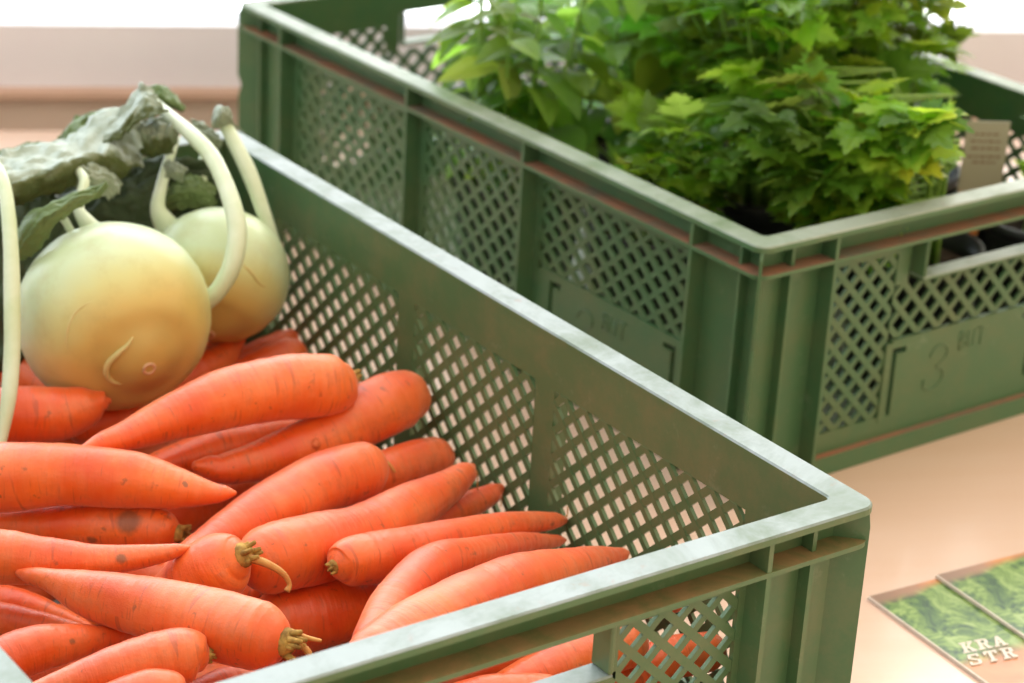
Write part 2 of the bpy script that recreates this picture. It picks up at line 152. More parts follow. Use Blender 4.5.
# ------------------------------------------------------------------ materials
def lin(c):
    return tuple(((x/255)/12.92 if x/255<=.04045 else ((x/255+.055)/1.055)**2.4) for x in c)+(1,)
class NT:
    def __init__(s, name):
        s.m=bpy.data.materials.new(name); s.m.use_nodes=True; s.t=s.m.node_tree; s.N=s.t.nodes; s.L=s.t.links
        s.b=s.N['Principled BSDF']; s.out=s.N['Material Output']
    def n(s, typ, **kw):
        o=s.N.new(typ)
        for k,v in kw.items():
            if k in o.inputs: o.inputs[k].default_value=v
            else: setattr(o,k,v)
        return o
    def l(s,a,b): s.L.new(a,b)
    def noise(s, scale, vec=None, detail=3, rough=.55, dist=0):
        o=s.n('ShaderNodeTexNoise'); o.inputs['Scale'].default_value=scale; o.inputs['Detail'].default_value=detail
        o.inputs['Roughness'].default_value=rough; o.inputs['Distortion'].default_value=dist
        if vec: s.l(vec,o.inputs['Vector'])
        return o.outputs['Fac']
    def ramp(s, fac, stops):
        o=s.n('ShaderNodeValToRGB'); e=o.color_ramp.elements
        while len(e)<len(stops): e.new(.5)
        for q,(p,c) in zip(e,stops): q.position=p; q.color=c if len(c)==4 else lin(c)
        s.l(fac,o.inputs['Fac']); return o.outputs['Color']
    def mix(s, fac, a, b):
        o=s.n('ShaderNodeMix',data_type='RGBA')
        for v,i in ((fac,0),(a,6),(b,7)):
            if hasattr(v,'links') or hasattr(v,'is_linked'): s.l(v,o.inputs[i])
            else: o.inputs[i].default_value=v
        return o.outputs[2]
    def math(s, op, a, b=0.0):
        o=s.n('ShaderNodeMath',operation=op)
        for v,i in ((a,0),(b,1)):
            if hasattr(v,'is_linked'): s.l(v,o.inputs[i])
            else: o.inputs[i].default_value=v
        return o.outputs[0]
    def bump(s, h, strength=.3, dist=.001, prev=None):
        o=s.n('ShaderNodeBump'); o.inputs['Strength'].default_value=strength; o.inputs['Distance'].default_value=dist
        s.l(h,o.inputs['Height'])
        if prev: s.l(prev,o.inputs['Normal'])
        return o.outputs['Normal']
    def obj(s, scale=None):
        t=s.n('ShaderNodeTexCoord').outputs['Object']
        if scale:
            m=s.n('ShaderNodeMapping'); m.inputs['Scale'].default_value=scale; s.l(t,m.inputs['Vector']); t=m.outputs['Vector']
        return t
    def base(s,c): 
        if hasattr(c,'is_linked'): s.l(c,s.b.inputs['Base Color'])
        else: s.b.inputs['Base Color'].default_value=c
    def setp(s, **kw):
        for k,v in kw.items():
            k=k.replace('_',' ')
            if hasattr(v,'is_linked'): s.l(v,s.b.inputs[k])
            else: s.b.inputs[k].default_value=v
W0=(0,0,0,1); W1=(1,1,1,1)

def green_plastic(name, c0, c1, dirt, rough=.42, dirt_amt=.55):
    t=NT(name); v=t.obj()
    a=t.noise(9,v,4); b=t.noise(60,v,5,.7)
    col=t.mix(a,lin(c0),lin(c1))
    dm=t.ramp(t.noise(26,v,6,.7),[(.42,W0),(.75,W1)])
    col=t.mix(t.math('MULTIPLY',dm,dirt_amt),col,lin(dirt))
    sc=t.ramp(b,[(.60,W0),(.8,W1)])
    col=t.mix(t.math('MULTIPLY',sc,.25),col,lin((165,172,150)))
    t.base(col); t.setp(Roughness=rough)
    t.setp(Normal=t.bump(b,.12,.0006))
    return t.m
M={}
M['crate']=green_plastic('green_crate_plastic',(76,110,72),(66,98,64),(132,116,84),.38,.4)
M['crate2']=green_plastic('green_crate_plastic_back',(74,112,76),(64,100,66),(118,112,74),.42,.35)
def rim_mat(name, base_c, worn, lo=.35, hi=.6):
    t=NT(name); v=t.obj()
    a=t.noise(16,v,6,.7,.4); b=t.noise(90,v,5,.7)
    f=t.ramp(a,[(lo,W0),(hi,W1)])
    col=t.mix(f,lin(base_c),lin(worn))
    sp=t.ramp(b,[(.62,W0),(.72,W1)])
    col=t.mix(t.math('MULTIPLY',sp,.3),col,lin((150,110,90)))
    t.base(col); t.setp(Roughness=t.math('ADD',t.math('MULTIPLY',b,.3),.34)); t.b.inputs['Specular IOR Level'].default_value=.5
    t.setp(Normal=t.bump(b,.12,.0004)); return t.m
M['rim']=rim_mat('scuffed_glare_rim',(92,108,90),(140,150,152))  # scuffs plus a pale tone standing in for window glare
M['rim2']=rim_mat('scuffed_glare_rim_back',(104,122,92),(150,158,146))
def ledge_mat(name, dirt, clean, lo=.38, hi=.6):
    t=NT(name); v=t.obj()
    a=t.noise(22,v,6,.7,.5)
    t.base(t.mix(t.ramp(a,[(lo,W0),(hi,W1)]),lin(clean),lin(dirt))); t.setp(Roughness=.6); return t.m
M['ledge']=ledge_mat('dusty_ledge',(150,118,80),(98,108,64))
M['ledge2']=ledge_mat('clay_dusted_ledge',(158,104,78),(112,104,88),.35,.62)

def carrot_mat():
    t=NT('carrot_skin')
    uv=t.n('ShaderNodeUVMap').outputs['UV']
    oi=t.n('ShaderNodeObjectInfo').outputs['Random']
    cmb=t.n('ShaderNodeCombineXYZ'); t.l(t.math('MULTIPLY',oi,60.),cmb.inputs[0]); t.l(t.math('MULTIPLY',oi,23.),cmb.inputs[1])
    def band(u,v,det,ro=.55,dist=0):
        mp=t.n('ShaderNodeMapping'); mp.inputs['Scale'].default_value=(u,v,1); t.l(uv,mp.inputs['Vector'])
        ad=t.n('ShaderNodeVectorMath',operation='ADD'); t.l(mp.outputs['Vector'],ad.inputs[0]); t.l(cmb.outputs[0],ad.inputs[1])
        return t.noise(1.0,ad.outputs[0],det,ro,dist)
    ob=t.obj()
    col=t.mix(t.ramp(t.noise(24,ob,3),[(.35,W0),(.65,W1)]),lin((220,76,12)),lin((238,110,24)))
    col=t.mix(t.math('MULTIPLY',oi,.30),col,lin((212,70,26)))
    # dry pale bloom on the skin, in streaks round the root
    bl=t.ramp(t.math('ADD',t.math('MULTIPLY',t.noise(26,ob,5,.65),.6),t.math('MULTIPLY',band(16,3,3),.4)),[(.47,W0),(.66,W1)])
    col=t.mix(t.math('MULTIPLY',bl,.24),col,lin((236,146,106)))
    cr=t.ramp(band(26,3.2,2,.5,.3),[(.31,W1),(.37,W0)])
    cr2=t.ramp(band(60,5,2,.5,.2),[(.30,W1),(.38,W0)])
    col=t.mix(t.math('MULTIPLY',cr,.42),col,lin((140,58,30)))
    col=t.mix(t.math('MULTIPLY',cr2,.35),col,lin((150,66,34)))
    di=t.ramp(t.math('ADD',t.math('MULTIPLY',t.noise(48,ob,6,.75),.7),t.math('MULTIPLY',band(30,6,3,.6),.3)),[(.52,W0),(.66,W1)])
    col=t.mix(t.math('MULTIPLY',di,.42),col,lin((168,88,56)))
    sp=t.ramp(t.noise(150,ob,3,.6),[(.66,W0),(.72,W1)])
    col=t.mix(t.math('MULTIPLY',sp,.55),col,lin((112,62,34)))
    vb=t.n('ShaderNodeVertexColor'); vb.layer_name='blotch'
    bw=t.ramp(t.math('MULTIPLY',vb.outputs['Color'],t.math('ADD',t.noise(130,ob,4,.7),.35)),[(.14,W0),(.32,W1)])
    col=t.mix(t.math('MULTIPLY',bw,.8),col,t.mix(t.noise(200,ob,3),lin((96,58,34)),lin((150,96,62))))
    t.base(col)
    n1=t.bump(band(22,1.6,3,.5),.42,.0016); n2=t.bump(cr,-.8,.0014,n1); n3=t.bump(t.noise(120,ob,5,.7),.5,.0010,n2)
    t.setp(Normal=n3,Roughness=.43)
    t.b.inputs['Subsurface Weight'].default_value=.03; t.b.inputs['Sheen Weight'].default_value=.22; t.b.inputs['Sheen Roughness'].default_value=.45; t.b.inputs['Sheen Tint'].default_value=lin((255,225,210))
    t.b.inputs['Subsurface Radius'].default_value=(.004,.0015,.0008)
    t.b.inputs['Specular IOR Level'].default_value=.7
    return t.m
M['carrot']=carrot_mat()
def simple(name, c0, c1=None, scale=20, rough=.6, spec=.5, bump=0, bscale=80):
    t=NT(name); v=t.obj()
    if c1: t.base(t.mix(t.ramp(t.noise(scale,v,5,.65),[(.35,W0),(.65,W1)]),lin(c0),lin(c1)))
    else: t.base(lin(c0))
    t.setp(Roughness=rough); t.b.inputs['Specular IOR Level'].default_value=spec
    if bump: t.setp(Normal=t.bump(t.noise(bscale,v,5),bump,.001))
    return t.m
M['stub']=simple('carrot_stub',(120,88,40),(190,150,78),180,.8,.3,.6,300)
M['roothair']=simple('root_hair',(205,160,90),(190,120,60),60,.7)
M['nubm']=simple('carrot_knob',(228,120,66),(200,96,50),90,.6)
M['nub']=simple('scar_brown',(150,80,45),(110,60,36),90,.7)

def leafy(name, c0, c1, trans, rough=.45, scale=30, tw=.45, veins=120):
    t=NT(name); v=t.obj()
    va=t.n('ShaderNodeVertexColor'); va.layer_name='tint'
    col=t.mix(t.noise(scale,v,4),lin(c0),lin(c1))
    mul=t.n('ShaderNodeMix',data_type='RGBA',blend_type='MULTIPLY'); mul.inputs[0].default_value=1
    t.l(col,mul.inputs[6]); t.l(va.outputs['Color'],mul.inputs[7])
    t.l(mul.outputs[2],t.b.inputs['Base Color']); t.setp(Roughness=rough)
    vo=t.n('ShaderNodeTexVoronoi',feature='DISTANCE_TO_EDGE'); vo.inputs['Scale'].default_value=veins; t.l(v,vo.inputs['Vector'])
    t.setp(Normal=t.bump(t.ramp(vo.outputs['Distance'],[(0,W0),(.12,W1)]),.4,.0008,t.bump(t.noise(220,v,4),.35,.0008)))
    tr=t.n('ShaderNodeBsdfTranslucent')
    m2=t.n('ShaderNodeMix',data_type='RGBA',blend_type='MULTIPLY'); m2.inputs[0].default_value=1
    m2.inputs[6].default_value=lin(trans); t.l(va.outputs['Color'],m2.inputs[7]); t.l(m2.outputs[2],tr.inputs['Color'])
    mx=t.n('ShaderNodeMixShader'); mx.inputs[0].default_value=tw
    t.l(t.b.outputs[0],mx.inputs[1]); t.l(tr.outputs[0],mx.inputs[2]); t.l(mx.outputs[0],t.out.inputs['Surface'])
    return t.m
M['celery']=leafy('celery_leaf',(122,168,62),(168,204,88),(222,246,104),.3,tw=.6)
M['mint']=leafy('broad_leaf',(108,154,70),(146,184,92),(206,236,112),.3,tw=.6)
M['wilt']=leafy('wilted_leaf',(184,194,180),(118,132,104),(150,165,110),.5,40,.2,90)
M['wiltgreen']=leafy('green_kohlrabi_leaf',(96,124,72),(136,154,104),(130,160,60),.5,30,.3)
M['wiltdark']=leafy('shaded_kohlrabi_leaf',(52,70,46),(74,88,60),(50,70,30),.6,30,.1)  # leaf green darkened to paint in the shade behind the bulbs
M['stem']=simple('green_stem',(140,176,84),(112,152,60),40,.45)
M['kstem']=simple('kohlrabi_stem_skin',(212,222,200),(190,206,168),22,.38)
M['curlgrey']=simple('dry_leaf_base',(150,150,120),(104,100,66),60,.7)
M['pot']=simple('black_pot_plastic',(22,22,26),(30,30,34),30,.4)
M['soil']=simple('potting_soil',(34,26,20),(58,46,36),120,.95,.2,1.,160)
M['tagm']=None

def kohl_mat(axis):
    """pale green skin that turns ochre round the root end"""
    t=NT('kohlrabi_skin'); v=t.obj()
    nv=t.n('ShaderNodeVectorMath',operation='NORMALIZE'); t.l(v,nv.inputs[0])
    dt=t.n('ShaderNodeVectorMath',operation='DOT_PRODUCT'); t.l(nv.outputs[0],dt.inputs[0]); dt.inputs[1].default_value=axis
    w=t.math('ADD',dt.outputs['Value'],t.math('MULTIPLY',t.math('SUBTRACT',t.noise(16,v,3),.5),.5))
    col=t.ramp(w,[(.12,(196,210,172)),(.45,(204,200,138)),(.75,(206,182,108)),(1.,(190,162,92))])
    col=t.mix(t.math('MULTIPLY',t.ramp(t.noise(38,v,5,.7),[(.5,W0),(.75,W1)]),.35),col,lin((170,150,88)))
    sp=t.ramp(t.noise(120,v,3,.6),[(.72,W0),(.78,W1)])
    col=t.mix(t.math('MULTIPLY',sp,.45),col,lin((140,96,60)))
    t.base(col); t.setp(Roughness=.36)
    t.b.inputs['Subsurface Weight'].default_value=.15
    t.b.inputs['Subsurface Radius'].default_value=(.008,.006,.003)
    t.setp(Normal=t.bump(t.noise(45,v,4),.15,.001))
    return t.m
# ------------------------------------------------------------------ crates
LX, LY, H = 400.0, 600.0, 169.0
RB, MIDW = 62.6, 135.9          # outer rib position, spacing of the two middle ribs
WD, TH = 13.2, 2.6              # depth of the wall skin behind the rim edge, its thickness
GL = 20.5                       # lower flange below the top
def clip(poly, x0, x1, z0, z1):
    def cut(P, f):
        o=[]
        for i in range(len(P)):
            a,b=P[i-1],P[i]; fa,fb=f(a),f(b)
            if (fa>=0)!=(fb>=0):
                t=fa/(fa-fb); o.append((a[0]+(b[0]-a[0])*t,a[1]+(b[1]-a[1])*t))
            if fb>=0: o.append(b)
        return o
    for f in (lambda p:p[0]-x0, lambda p:x1-p[0], lambda p:p[1]-z0, lambda p:z1-p[1]):
        if len(poly)<3: return []
        poly=cut(poly,f)
    return poly if len(poly)>2 else []
class Wall:
    """a crate wall drawn in (u along, z up, d depth behind the rim edge)"""
    def __init__(s, side):
        s.side=side; s.bm=bmesh.new()
    def P(s,u,z,d):
        return {'y0':(u,d,z),'y1':(LX-u,LY-d,z),'x0':(d,LY-u,z),'x1':(LX-d,u,z)}[s.side]
    def prism(s, poly, d0, d1, bm=None, mi=0):
        bm=bm or s.bm
        A=[bm.verts.new(s.P(u,z,d0)) for u,z in poly]; B=[bm.verts.new(s.P(u,z,d1)) for u,z in poly]
        n=len(poly); fs=[bm.faces.new(A),bm.faces.new(B[::-1])]
        for i in range(n): fs.append(bm.faces.new((A[i],B[i],B[(i+1)%n],A[(i+1)%n])))
        for f in fs: f.material_index=mi
    def rect(s,u0,u1,z0,z1,d0=WD,d1=WD+TH,bm=None,mi=0):
        if u1-u0>1e-6 and z1-z0>1e-6: s.prism([(u0,z0),(u1,z0),(u1,z1),(u0,z1)],d0,d1,bm,mi)
    def lattice(s,u0,u1,z0,z1,nx,nz):
        a=(u1-u0)/nx; b=(z1-z0)/nz; L=math.hypot(a,b)
        for sgn,w,d0,d1 in ((-1,4.3,WD+.5,WD+2.6),(1,3.5,WD+.8,WD+2.9)):
            ux,uz=(a/L,sgn*b/L); nxn,nzn=(-uz,ux)
            for k in range(-nx-nz-2,nx+nz+3):
                # line u/a - sgn*z/b = k+.5
                cx,cz=u0+(k+.5)*a,z0
                E=(nx+nz+4)*L
                q=[(cx-ux*E+nxn*w/2,cz-uz*E+nzn*w/2),(cx-ux*E-nxn*w/2,cz-uz*E-nzn*w/2),(cx+ux*E-nxn*w/2,cz+uz*E-nzn*w/2),(cx+ux*E+nxn*w/2,cz+uz*E+nzn*w/2)]
                q=clip(q,u0,u1,z0,z1)
                if q: s.prism(q,d0,d1)
def ring_plate(bm, ins0, r0, ins1, r1, z0, z1, mi=0, bev=0.0, n=6):
    def loop(ins, r, z):
        P=[]
        for cx,cy,a0 in ((LX-ins-r,LY-ins-r,0),(ins+r,LY-ins-r,90),(ins+r,ins+r,180),(LX-ins-r,ins+r,270)):
            for k in range(n+1):
                a=math.radians(a0+90*k/n); P.append((cx+r*math.cos(a),cy+r*math.sin(a),z))
        return [bm.verts.new(p) for p in P]
    # outer bottom, outer top, inner top, inner bottom with small chamfers
    if bev:
        Ls=[loop(ins0,r0,z0),loop(ins0,r0,z1-bev),loop(ins0+bev,max(r0-bev,.5),z1),loop(ins1-bev,r1+bev,z1),loop(ins1,r1,z1-bev),loop(ins1,r1,z0)]
    else: Ls=[loop(ins0,r0,z0),loop(ins0,r0,z1),loop(ins1,r1,z1),loop(ins1,r1,z0)]
    m=len(Ls[0])
    for i in range(len(Ls)):
        A,B=Ls[i],Ls[(i+1)%len(Ls)]
        for k in range(m):
            f=bm.faces.new((A[k],A[(k+1)%m],B[(k+1)%m],B[k])); f.material_index=mi
def make_crate(loc, rz, mats, plates):
    body,rim,ledge=mats
    root=empty('vegetable_crate',loc,rz)
    b=bmesh.new(); ring_plate(b,0,9,WD+TH+.2,3,H-4,H,0,.9); bmesh.ops.recalc_face_normals(b,faces=b.faces); link('rim',b,body,root,top=rim)
    b=bmesh.new(); ring_plate(b,.6,9,WD+.6,2,H-GL-.2,H-GL+2.2); bmesh.ops.recalc_face_normals(b,faces=b.faces); link('lower_flange',b,body,root,top=ledge)
    zt, zb = H-31.0, 27.0       # lattice band
    for side,span in (('y0',LX),('y1',LX),('x0',LY),('x1',LY)):
        w=Wall(side); long_=span==LY; S=span
        e0,e1=WD,S-WD
        if long_: w0,w1=WD+TH,S-WD-TH; # long walls fit between the end walls
        else: w0,w1=WD,S-WD
        # for side x0 and y1 the plate sits the same way seen from outside
        w.rect(w0,w1,zt,H-3.9); w.rect(w0,w1,4,zb)
        if long_:
            g=(LY-2*RB-MIDW)/2
            ribs=[RB,RB+g,RB+g+MIDW,LY-RB]
            pan=[(RB+8,RB+g-8,9),(RB+g+9,RB+g+MIDW-9,7),(RB+g+MIDW+8,LY-RB-8,9)]
            cur=w0
            for i,(a,c,nx) in enumerate(pan):
                w.rect(cur,a,zb,zt); cur=c
                if plates and i==(2 if side=='x0' else 0): w.lattice(a,c,80,zt,nx,4)
                else: w.lattice(a,c,zb,zt,nx,7)
            w.rect(cur,w1,zb,zt)
            small=[24,LY-24]
        else:
            ribs=[RB,LX-RB]; small=[32,LX-32]
            # handle opening 147..253 x 124..147 in the middle
            a0,a1=RB+5,LX-RB-5
            w.rect(w0,a0,zb,zt); w.rect(a1,w1,zb,zt)
            hu0,hu1,hz0,hz1=146,254,122.5,H-GL-.5
            # rebuild the solid top band round the opening
            w.bm.free(); w.bm=bmesh.new()
            w.rect(w0,a0,4,H-3.9); w.rect(a1,w1,4,H-3.9); w.rect(a0,a1,4,zb)
            w.rect(a0,hu0-6,zt,H-3.9); w.rect(hu1+6,a1,zt,H-3.9)
            w.rect(hu0-6,hu1+6,hz1,H-3.9)
            cols=4
            lu0,lu1=a0,(129 if plates else hu0-12)
            w.lattice(lu0,lu1,zb,zt,4,7); w.lattice(LX-lu1,LX-lu0,zb,zt,4,7)
            w.rect(lu1,hu0-6,hz0-6,zt); w.rect(hu1+6,LX-lu1,hz0-6,zt)
            nz=6
            if plates: w.lattice(lu1,LX-lu1,80,hz0-6,8,2)
            else: w.lattice(lu1,LX-lu1,zb,hz0-6,8,nz)
            fr=bmesh.new()
            w.rect(hu0-2.6,hu1+2.6,hz0-2.6,hz0,3.5,WD+TH+1,fr); w.rect(hu0-2.6,hu0,hz0,hz1,3.5,WD+TH+1,fr); w.rect(hu1,hu1+2.6,hz0,hz1,3.5,WD+TH+1,fr)
        wall=link('side_wall' if long_ else 'end_wall',w.bm,[body,ledge],root)
        if not long_: 
            bmesh.ops.recalc_face_normals(fr,faces=fr.faces); bmesh.ops.bevel(fr,geom=fr.edges[:],offset=.8,segments=1,affect='EDGES')
            link('handle_frame',fr,body,wall,top=rim)  # pale top colour imitates the bright highlight on the lower edge
        # label plate with two hooked slots, cast marks between them
        if plates and side in ('y0','x0','y1','x1'):
            if long_:
                pu0,pu1=(LY-RB-g+8,LY-RB-8) if side=='x0' else (RB+8,RB+g-8)
                top=80
            else: pu0,pu1=129,271; top=79
            pb=bmesh.new()
            s0,s1=(pu0+14,pu1-10) if long_ else (pu0+5,pu1-5)
            D0,D1=WD-.6,WD+TH+.5
            w.rect(s0+4,s1-4,zb-4,top-10,D0,D1,pb); 
            w.rect(pu0-1,s0,zb-4,top-10,D0,D1,pb); w.rect(s1,pu1+1,zb-4,top-10,D0,D1,pb)
            w.rect(pu0-1,s0,top-10,top-6,D0,D1,pb); w.rect(s1,pu1+1,top-10,top-6,D0,D1,pb)
            w.rect(s0+12,s1-12,top-10,top-6,D0,D1,pb)
            w.rect(pu0+4,pu1-4,top-6,top,D0,D1,pb); w.rect(pu0-1,pu0+4,top-6,top-2,D0,D1,pb); w.rect(pu1-4,pu1+1,top-6,top-2,D0,D1,pb)
            # slot floor strip under hooks
            w.rect(s0,s0+4,zb-4,zb-1,D0,D1,pb); w.rect(s1-4,s1,zb-4,zb-1,D0,D1,pb)
            plate=link('label_plate',pb,body,wall)
            # raised looping mark and short word
            em=bmesh.new(); cu=(pu0+pu1)/2-22
            loop3=[(-9,62),(-6,67),(0,69),(6,66),(6,60),(1,56),(-2,54),(4,51),(5,45),(0,40),(-7,39),(-12,42),(-12,47)]
            sweep(em,[(*w.P(cu+a,b_-2,D0-.1),.7) for a,b_ in spline(loop3,48)],6)
            def stroke(pts,r=.6):
                sweep(em,[(*w.P(u,z,D0-.1),r) for u,z in pts],5)
            u0=cu+17
            for gl in ([(0,60),(0,72)],[(0,72),(4,71.5),(4.5,68.5),(0,66.5)],[(0,66.5),(5,65.5),(5,61),(0,60)],
                       [(8,72),(8,62),(10,60),(13,61),(13.5,72)],[(16,72),(24,72)],[(20,72),(20,60)]):
                stroke([(u0+a,b_) for a,b_ in gl])
            link('cast_mark',em,body,plate,True)
        # ribs
        for u in ribs:
            rb=bmesh.new(); w.rect(u-1.3,u+1.3,0.5,H-4,.9,WD+.1,rb); link('rib',rb,body,wall)
        for u in small:
            rb=bmesh.new(); w.rect(u-1.2,u+1.2,0.5,H-4,6.2,WD+.1,rb); link('rib',rb,body,wall)
        lb=bmesh.new(); w.rect(WD,S-WD,0,13,WD-5,WD+.2,lb); bmesh.ops.recalc_face_normals(lb,faces=lb.faces); link('foot_ledge',lb,body,wall,top=ledge)
    # corner fins
    for cx,cy,sx,sy in ((0,0,1,1),(LX,0,-1,1),(0,LY,1,-1),(LX,LY,-1,-1)):
        fb=bmesh.new(); h=.9
        prof=[(0.5,1.6),(95,1.6),(104,3.2),(112,1.2),(H-8,1.2),(H-4.2,2.6)] if plates else [(0.5,2.4),(H-12,2.4),(H-4.2,3.2)]
        prev=None
        nx,ny=-sy*h*.7071,sx*h*.7071
        rows=[]
        for z,d in prof:
            o=(cx+sx*d,cy+sy*d); i=(cx+sx*(WD+1),cy+sy*(WD+1))
            rows.append([fb.verts.new((o[0]+nx,o[1]+ny,z)),fb.verts.new((o[0]-nx,o[1]-ny,z)),fb.verts.new((i[0]-nx,i[1]-ny,z)),fb.verts.new((i[0]+nx,i[1]+ny,z))])
        for A,B in zip(rows,rows[1:]):
            for k in range(4): fb.faces.new((A[k],A[(k+1)%4],B[(k+1)%4],B[k]))
        fb.faces.new(rows[0]); fb.faces.new(rows[-1][::-1])
        bmesh.ops.recalc_face_normals(fb,faces=fb.faces)
        link('corner_fin',fb,body,root)
    bb=bmesh.new(); box(bb,WD+.1,LX-WD-.1,WD+.1,LY-WD-.1,.3,4.2); link('base_panel',bb,body,root,top=rim)  # pale rim colour on the floor imitates window glare
    return root
front=make_crate((-LX,0,0.2),0,(M['crate'],M['rim'],M['ledge']),False)
tag(front,'green plastic crate in front holding the carrots and two kohlrabi','crate')
back=make_crate((164.3,272.2,0.2),.024,(M['crate2'],M['rim2'],M['ledge2']),True)
tag(back,'green lattice crate behind, filled with leafy potted herbs','crate')

# ------------------------------------------------------------------ carrots
BLOTCH=[('B',(-199.7,411.6,96.5),3.2),('B',(-228.4,414.4,90.9),4.2),('B',(-210.5,407.9,87.2),3.0),('Q',(-224.0,299.1,80.7),8.5),
('Q',(-239.5,308.9,69.3),3.4),('R',(-260.4,231.8,100.8),3.2),('F',(-149.8,267.0,95.4),2.4),('P',(-244.9,151.7,114.0),1.9),
('C',(-199.7,283.8,102.5),2.0),('C',(-245.0,306.2,101.4),1.4),('U',(-302.9,195.1,87.1),1.8),('E',(-102.3,320.5,86.5),3.0),
('K',(-49.2,262.2,67.4),2.6),('A',(-104.8,335.9,129.5),1.8),('P',(-295.3,223.7,99.9),2.6)]
NUB={'E':((-102.3,320.5,86.5),3.2),'K':((-49.2,262.2,67.4),3.0)}
def make_carrot(key, label, stub=None, hairs=(), body_noise=.05):
    P=PILE[key]
    d0=(Vector(P[0][:3])-Vector(P[1][:3])).normalized(); r0=P[0][3]; c=Vector(P[0][:3])
    rs=max(q[3] for q in P[1:4])                     # shoulder radius
    Q=[[*(c+d0*r0*.45),rs*.80],[*(c+d0*r0*.02),rs*.88]]+[[*q[:3],max(q[3],rs*.95)] for q in P[2:3]]+[list(q) for q in P[3:]]
    pts=spline(Q,96)
    acc=0; Lsh=rs*1.0; prev=Vector(pts[0][:3])
    for q in pts:                                     # rounded shoulders with a shallow dip at the stalk
        acc+=(Vector(q[:3])-prev).length; prev=Vector(q[:3])
        t=min(1,(acc+.06*Lsh)/Lsh); q[3]*=math.sqrt(1-(1-t)**2)
    c=c+d0*r0*.1
    d1=(Vector(P[-1][:3])-Vector(P[-2][:3])).normalized(); r1=P[-1][3]; e=Vector(P[-1][:3])
    tail=[[*(e+d1*r1*.9*math.cos(math.radians(a))),max(r1*math.sin(math.radians(a)),.25)] for a in (65,40,12)]
    pts=[[*q[:3],max(q[3],.5)] for q in pts]+tail
    bm=bmesh.new(); uv=bm.loops.layers.uv.new('UVMap')
    sd=sum(map(ord,key))
    sweep(bm,pts,32,uv=uv,wob=body_noise*1.5,seed=sd)
    bl=bm.loops.layers.color.new('blotch')
    spots=[(Vector(c_),r_) for k_,c_,r_ in BLOTCH if k_==key]
    for f in bm.faces:
        for lp in f.loops:
            q=0
            for c_,r_ in spots: q=max(q,1-(lp.vert.co-c_).length/(r_*1.7))
            lp[bl]=(q,q,q,1)
    loc=tuple(P[len(P)//2][:3])
    o=link('carrot',bm,M['carrot'],None,True,loc)
    tag(o,label,'carrot','carrots piled in the front crate')
    rnd=random.Random(sd)
    L=Vector(loc)
    if stub:
        sb=bmesh.new(); base=c+d0*(r0*.30)
        sr=stub
        side=d0.cross(Vector((0,0,1))).normalized(); up=side.cross(d0)
        for k in range(9):
            a=rnd.random()*6.28; q=rnd.random()**.5*sr*.62
            s=base+(side*math.cos(a)+up*math.sin(a))*q-d0*1.5
            ln=sr*(.7+.8*rnd.random())
            dd=(d0+(side*math.cos(a)+up*math.sin(a))*.35*rnd.random()).normalized()
            sweep(sb,[(*(s+dd*ln*t),sr*.30*(1-.55*t)) for t in (0,.35,.7,1)],7)
        sweep(sb,[(*(base-d0*2),sr*.95),(*(base+d0*sr*.2),sr*.85),(*(base+d0*sr*.5),sr*.5)],12)
        so=link('crown_stub',sb,M['stub'],o,True); so.location=(0,0,0)
        shift(so,L)
    if key in NUB:
        nb=bmesh.new(); c_,r_=NUB[key]; bmesh.ops.create_icosphere(nb,subdivisions=3,radius=r_)
        for v in nb.verts: v.co=v.co*(1+.15*noise.noise(v.co*.6))+Vector(c_)
        no=link('skin_knob',nb,M['nubm'],o,True); shift(no,L)
    for H_ in hairs:
        hb=bmesh.new(); sweep(hb,spline(H_,14),6)
        ho=link('root_hair' ,hb,M['roothair'],o,True); shift(ho,L)
    return o
def shift(ob, L):
    me=ob.data
    me.transform(Matrix.Translation(-L*S_))

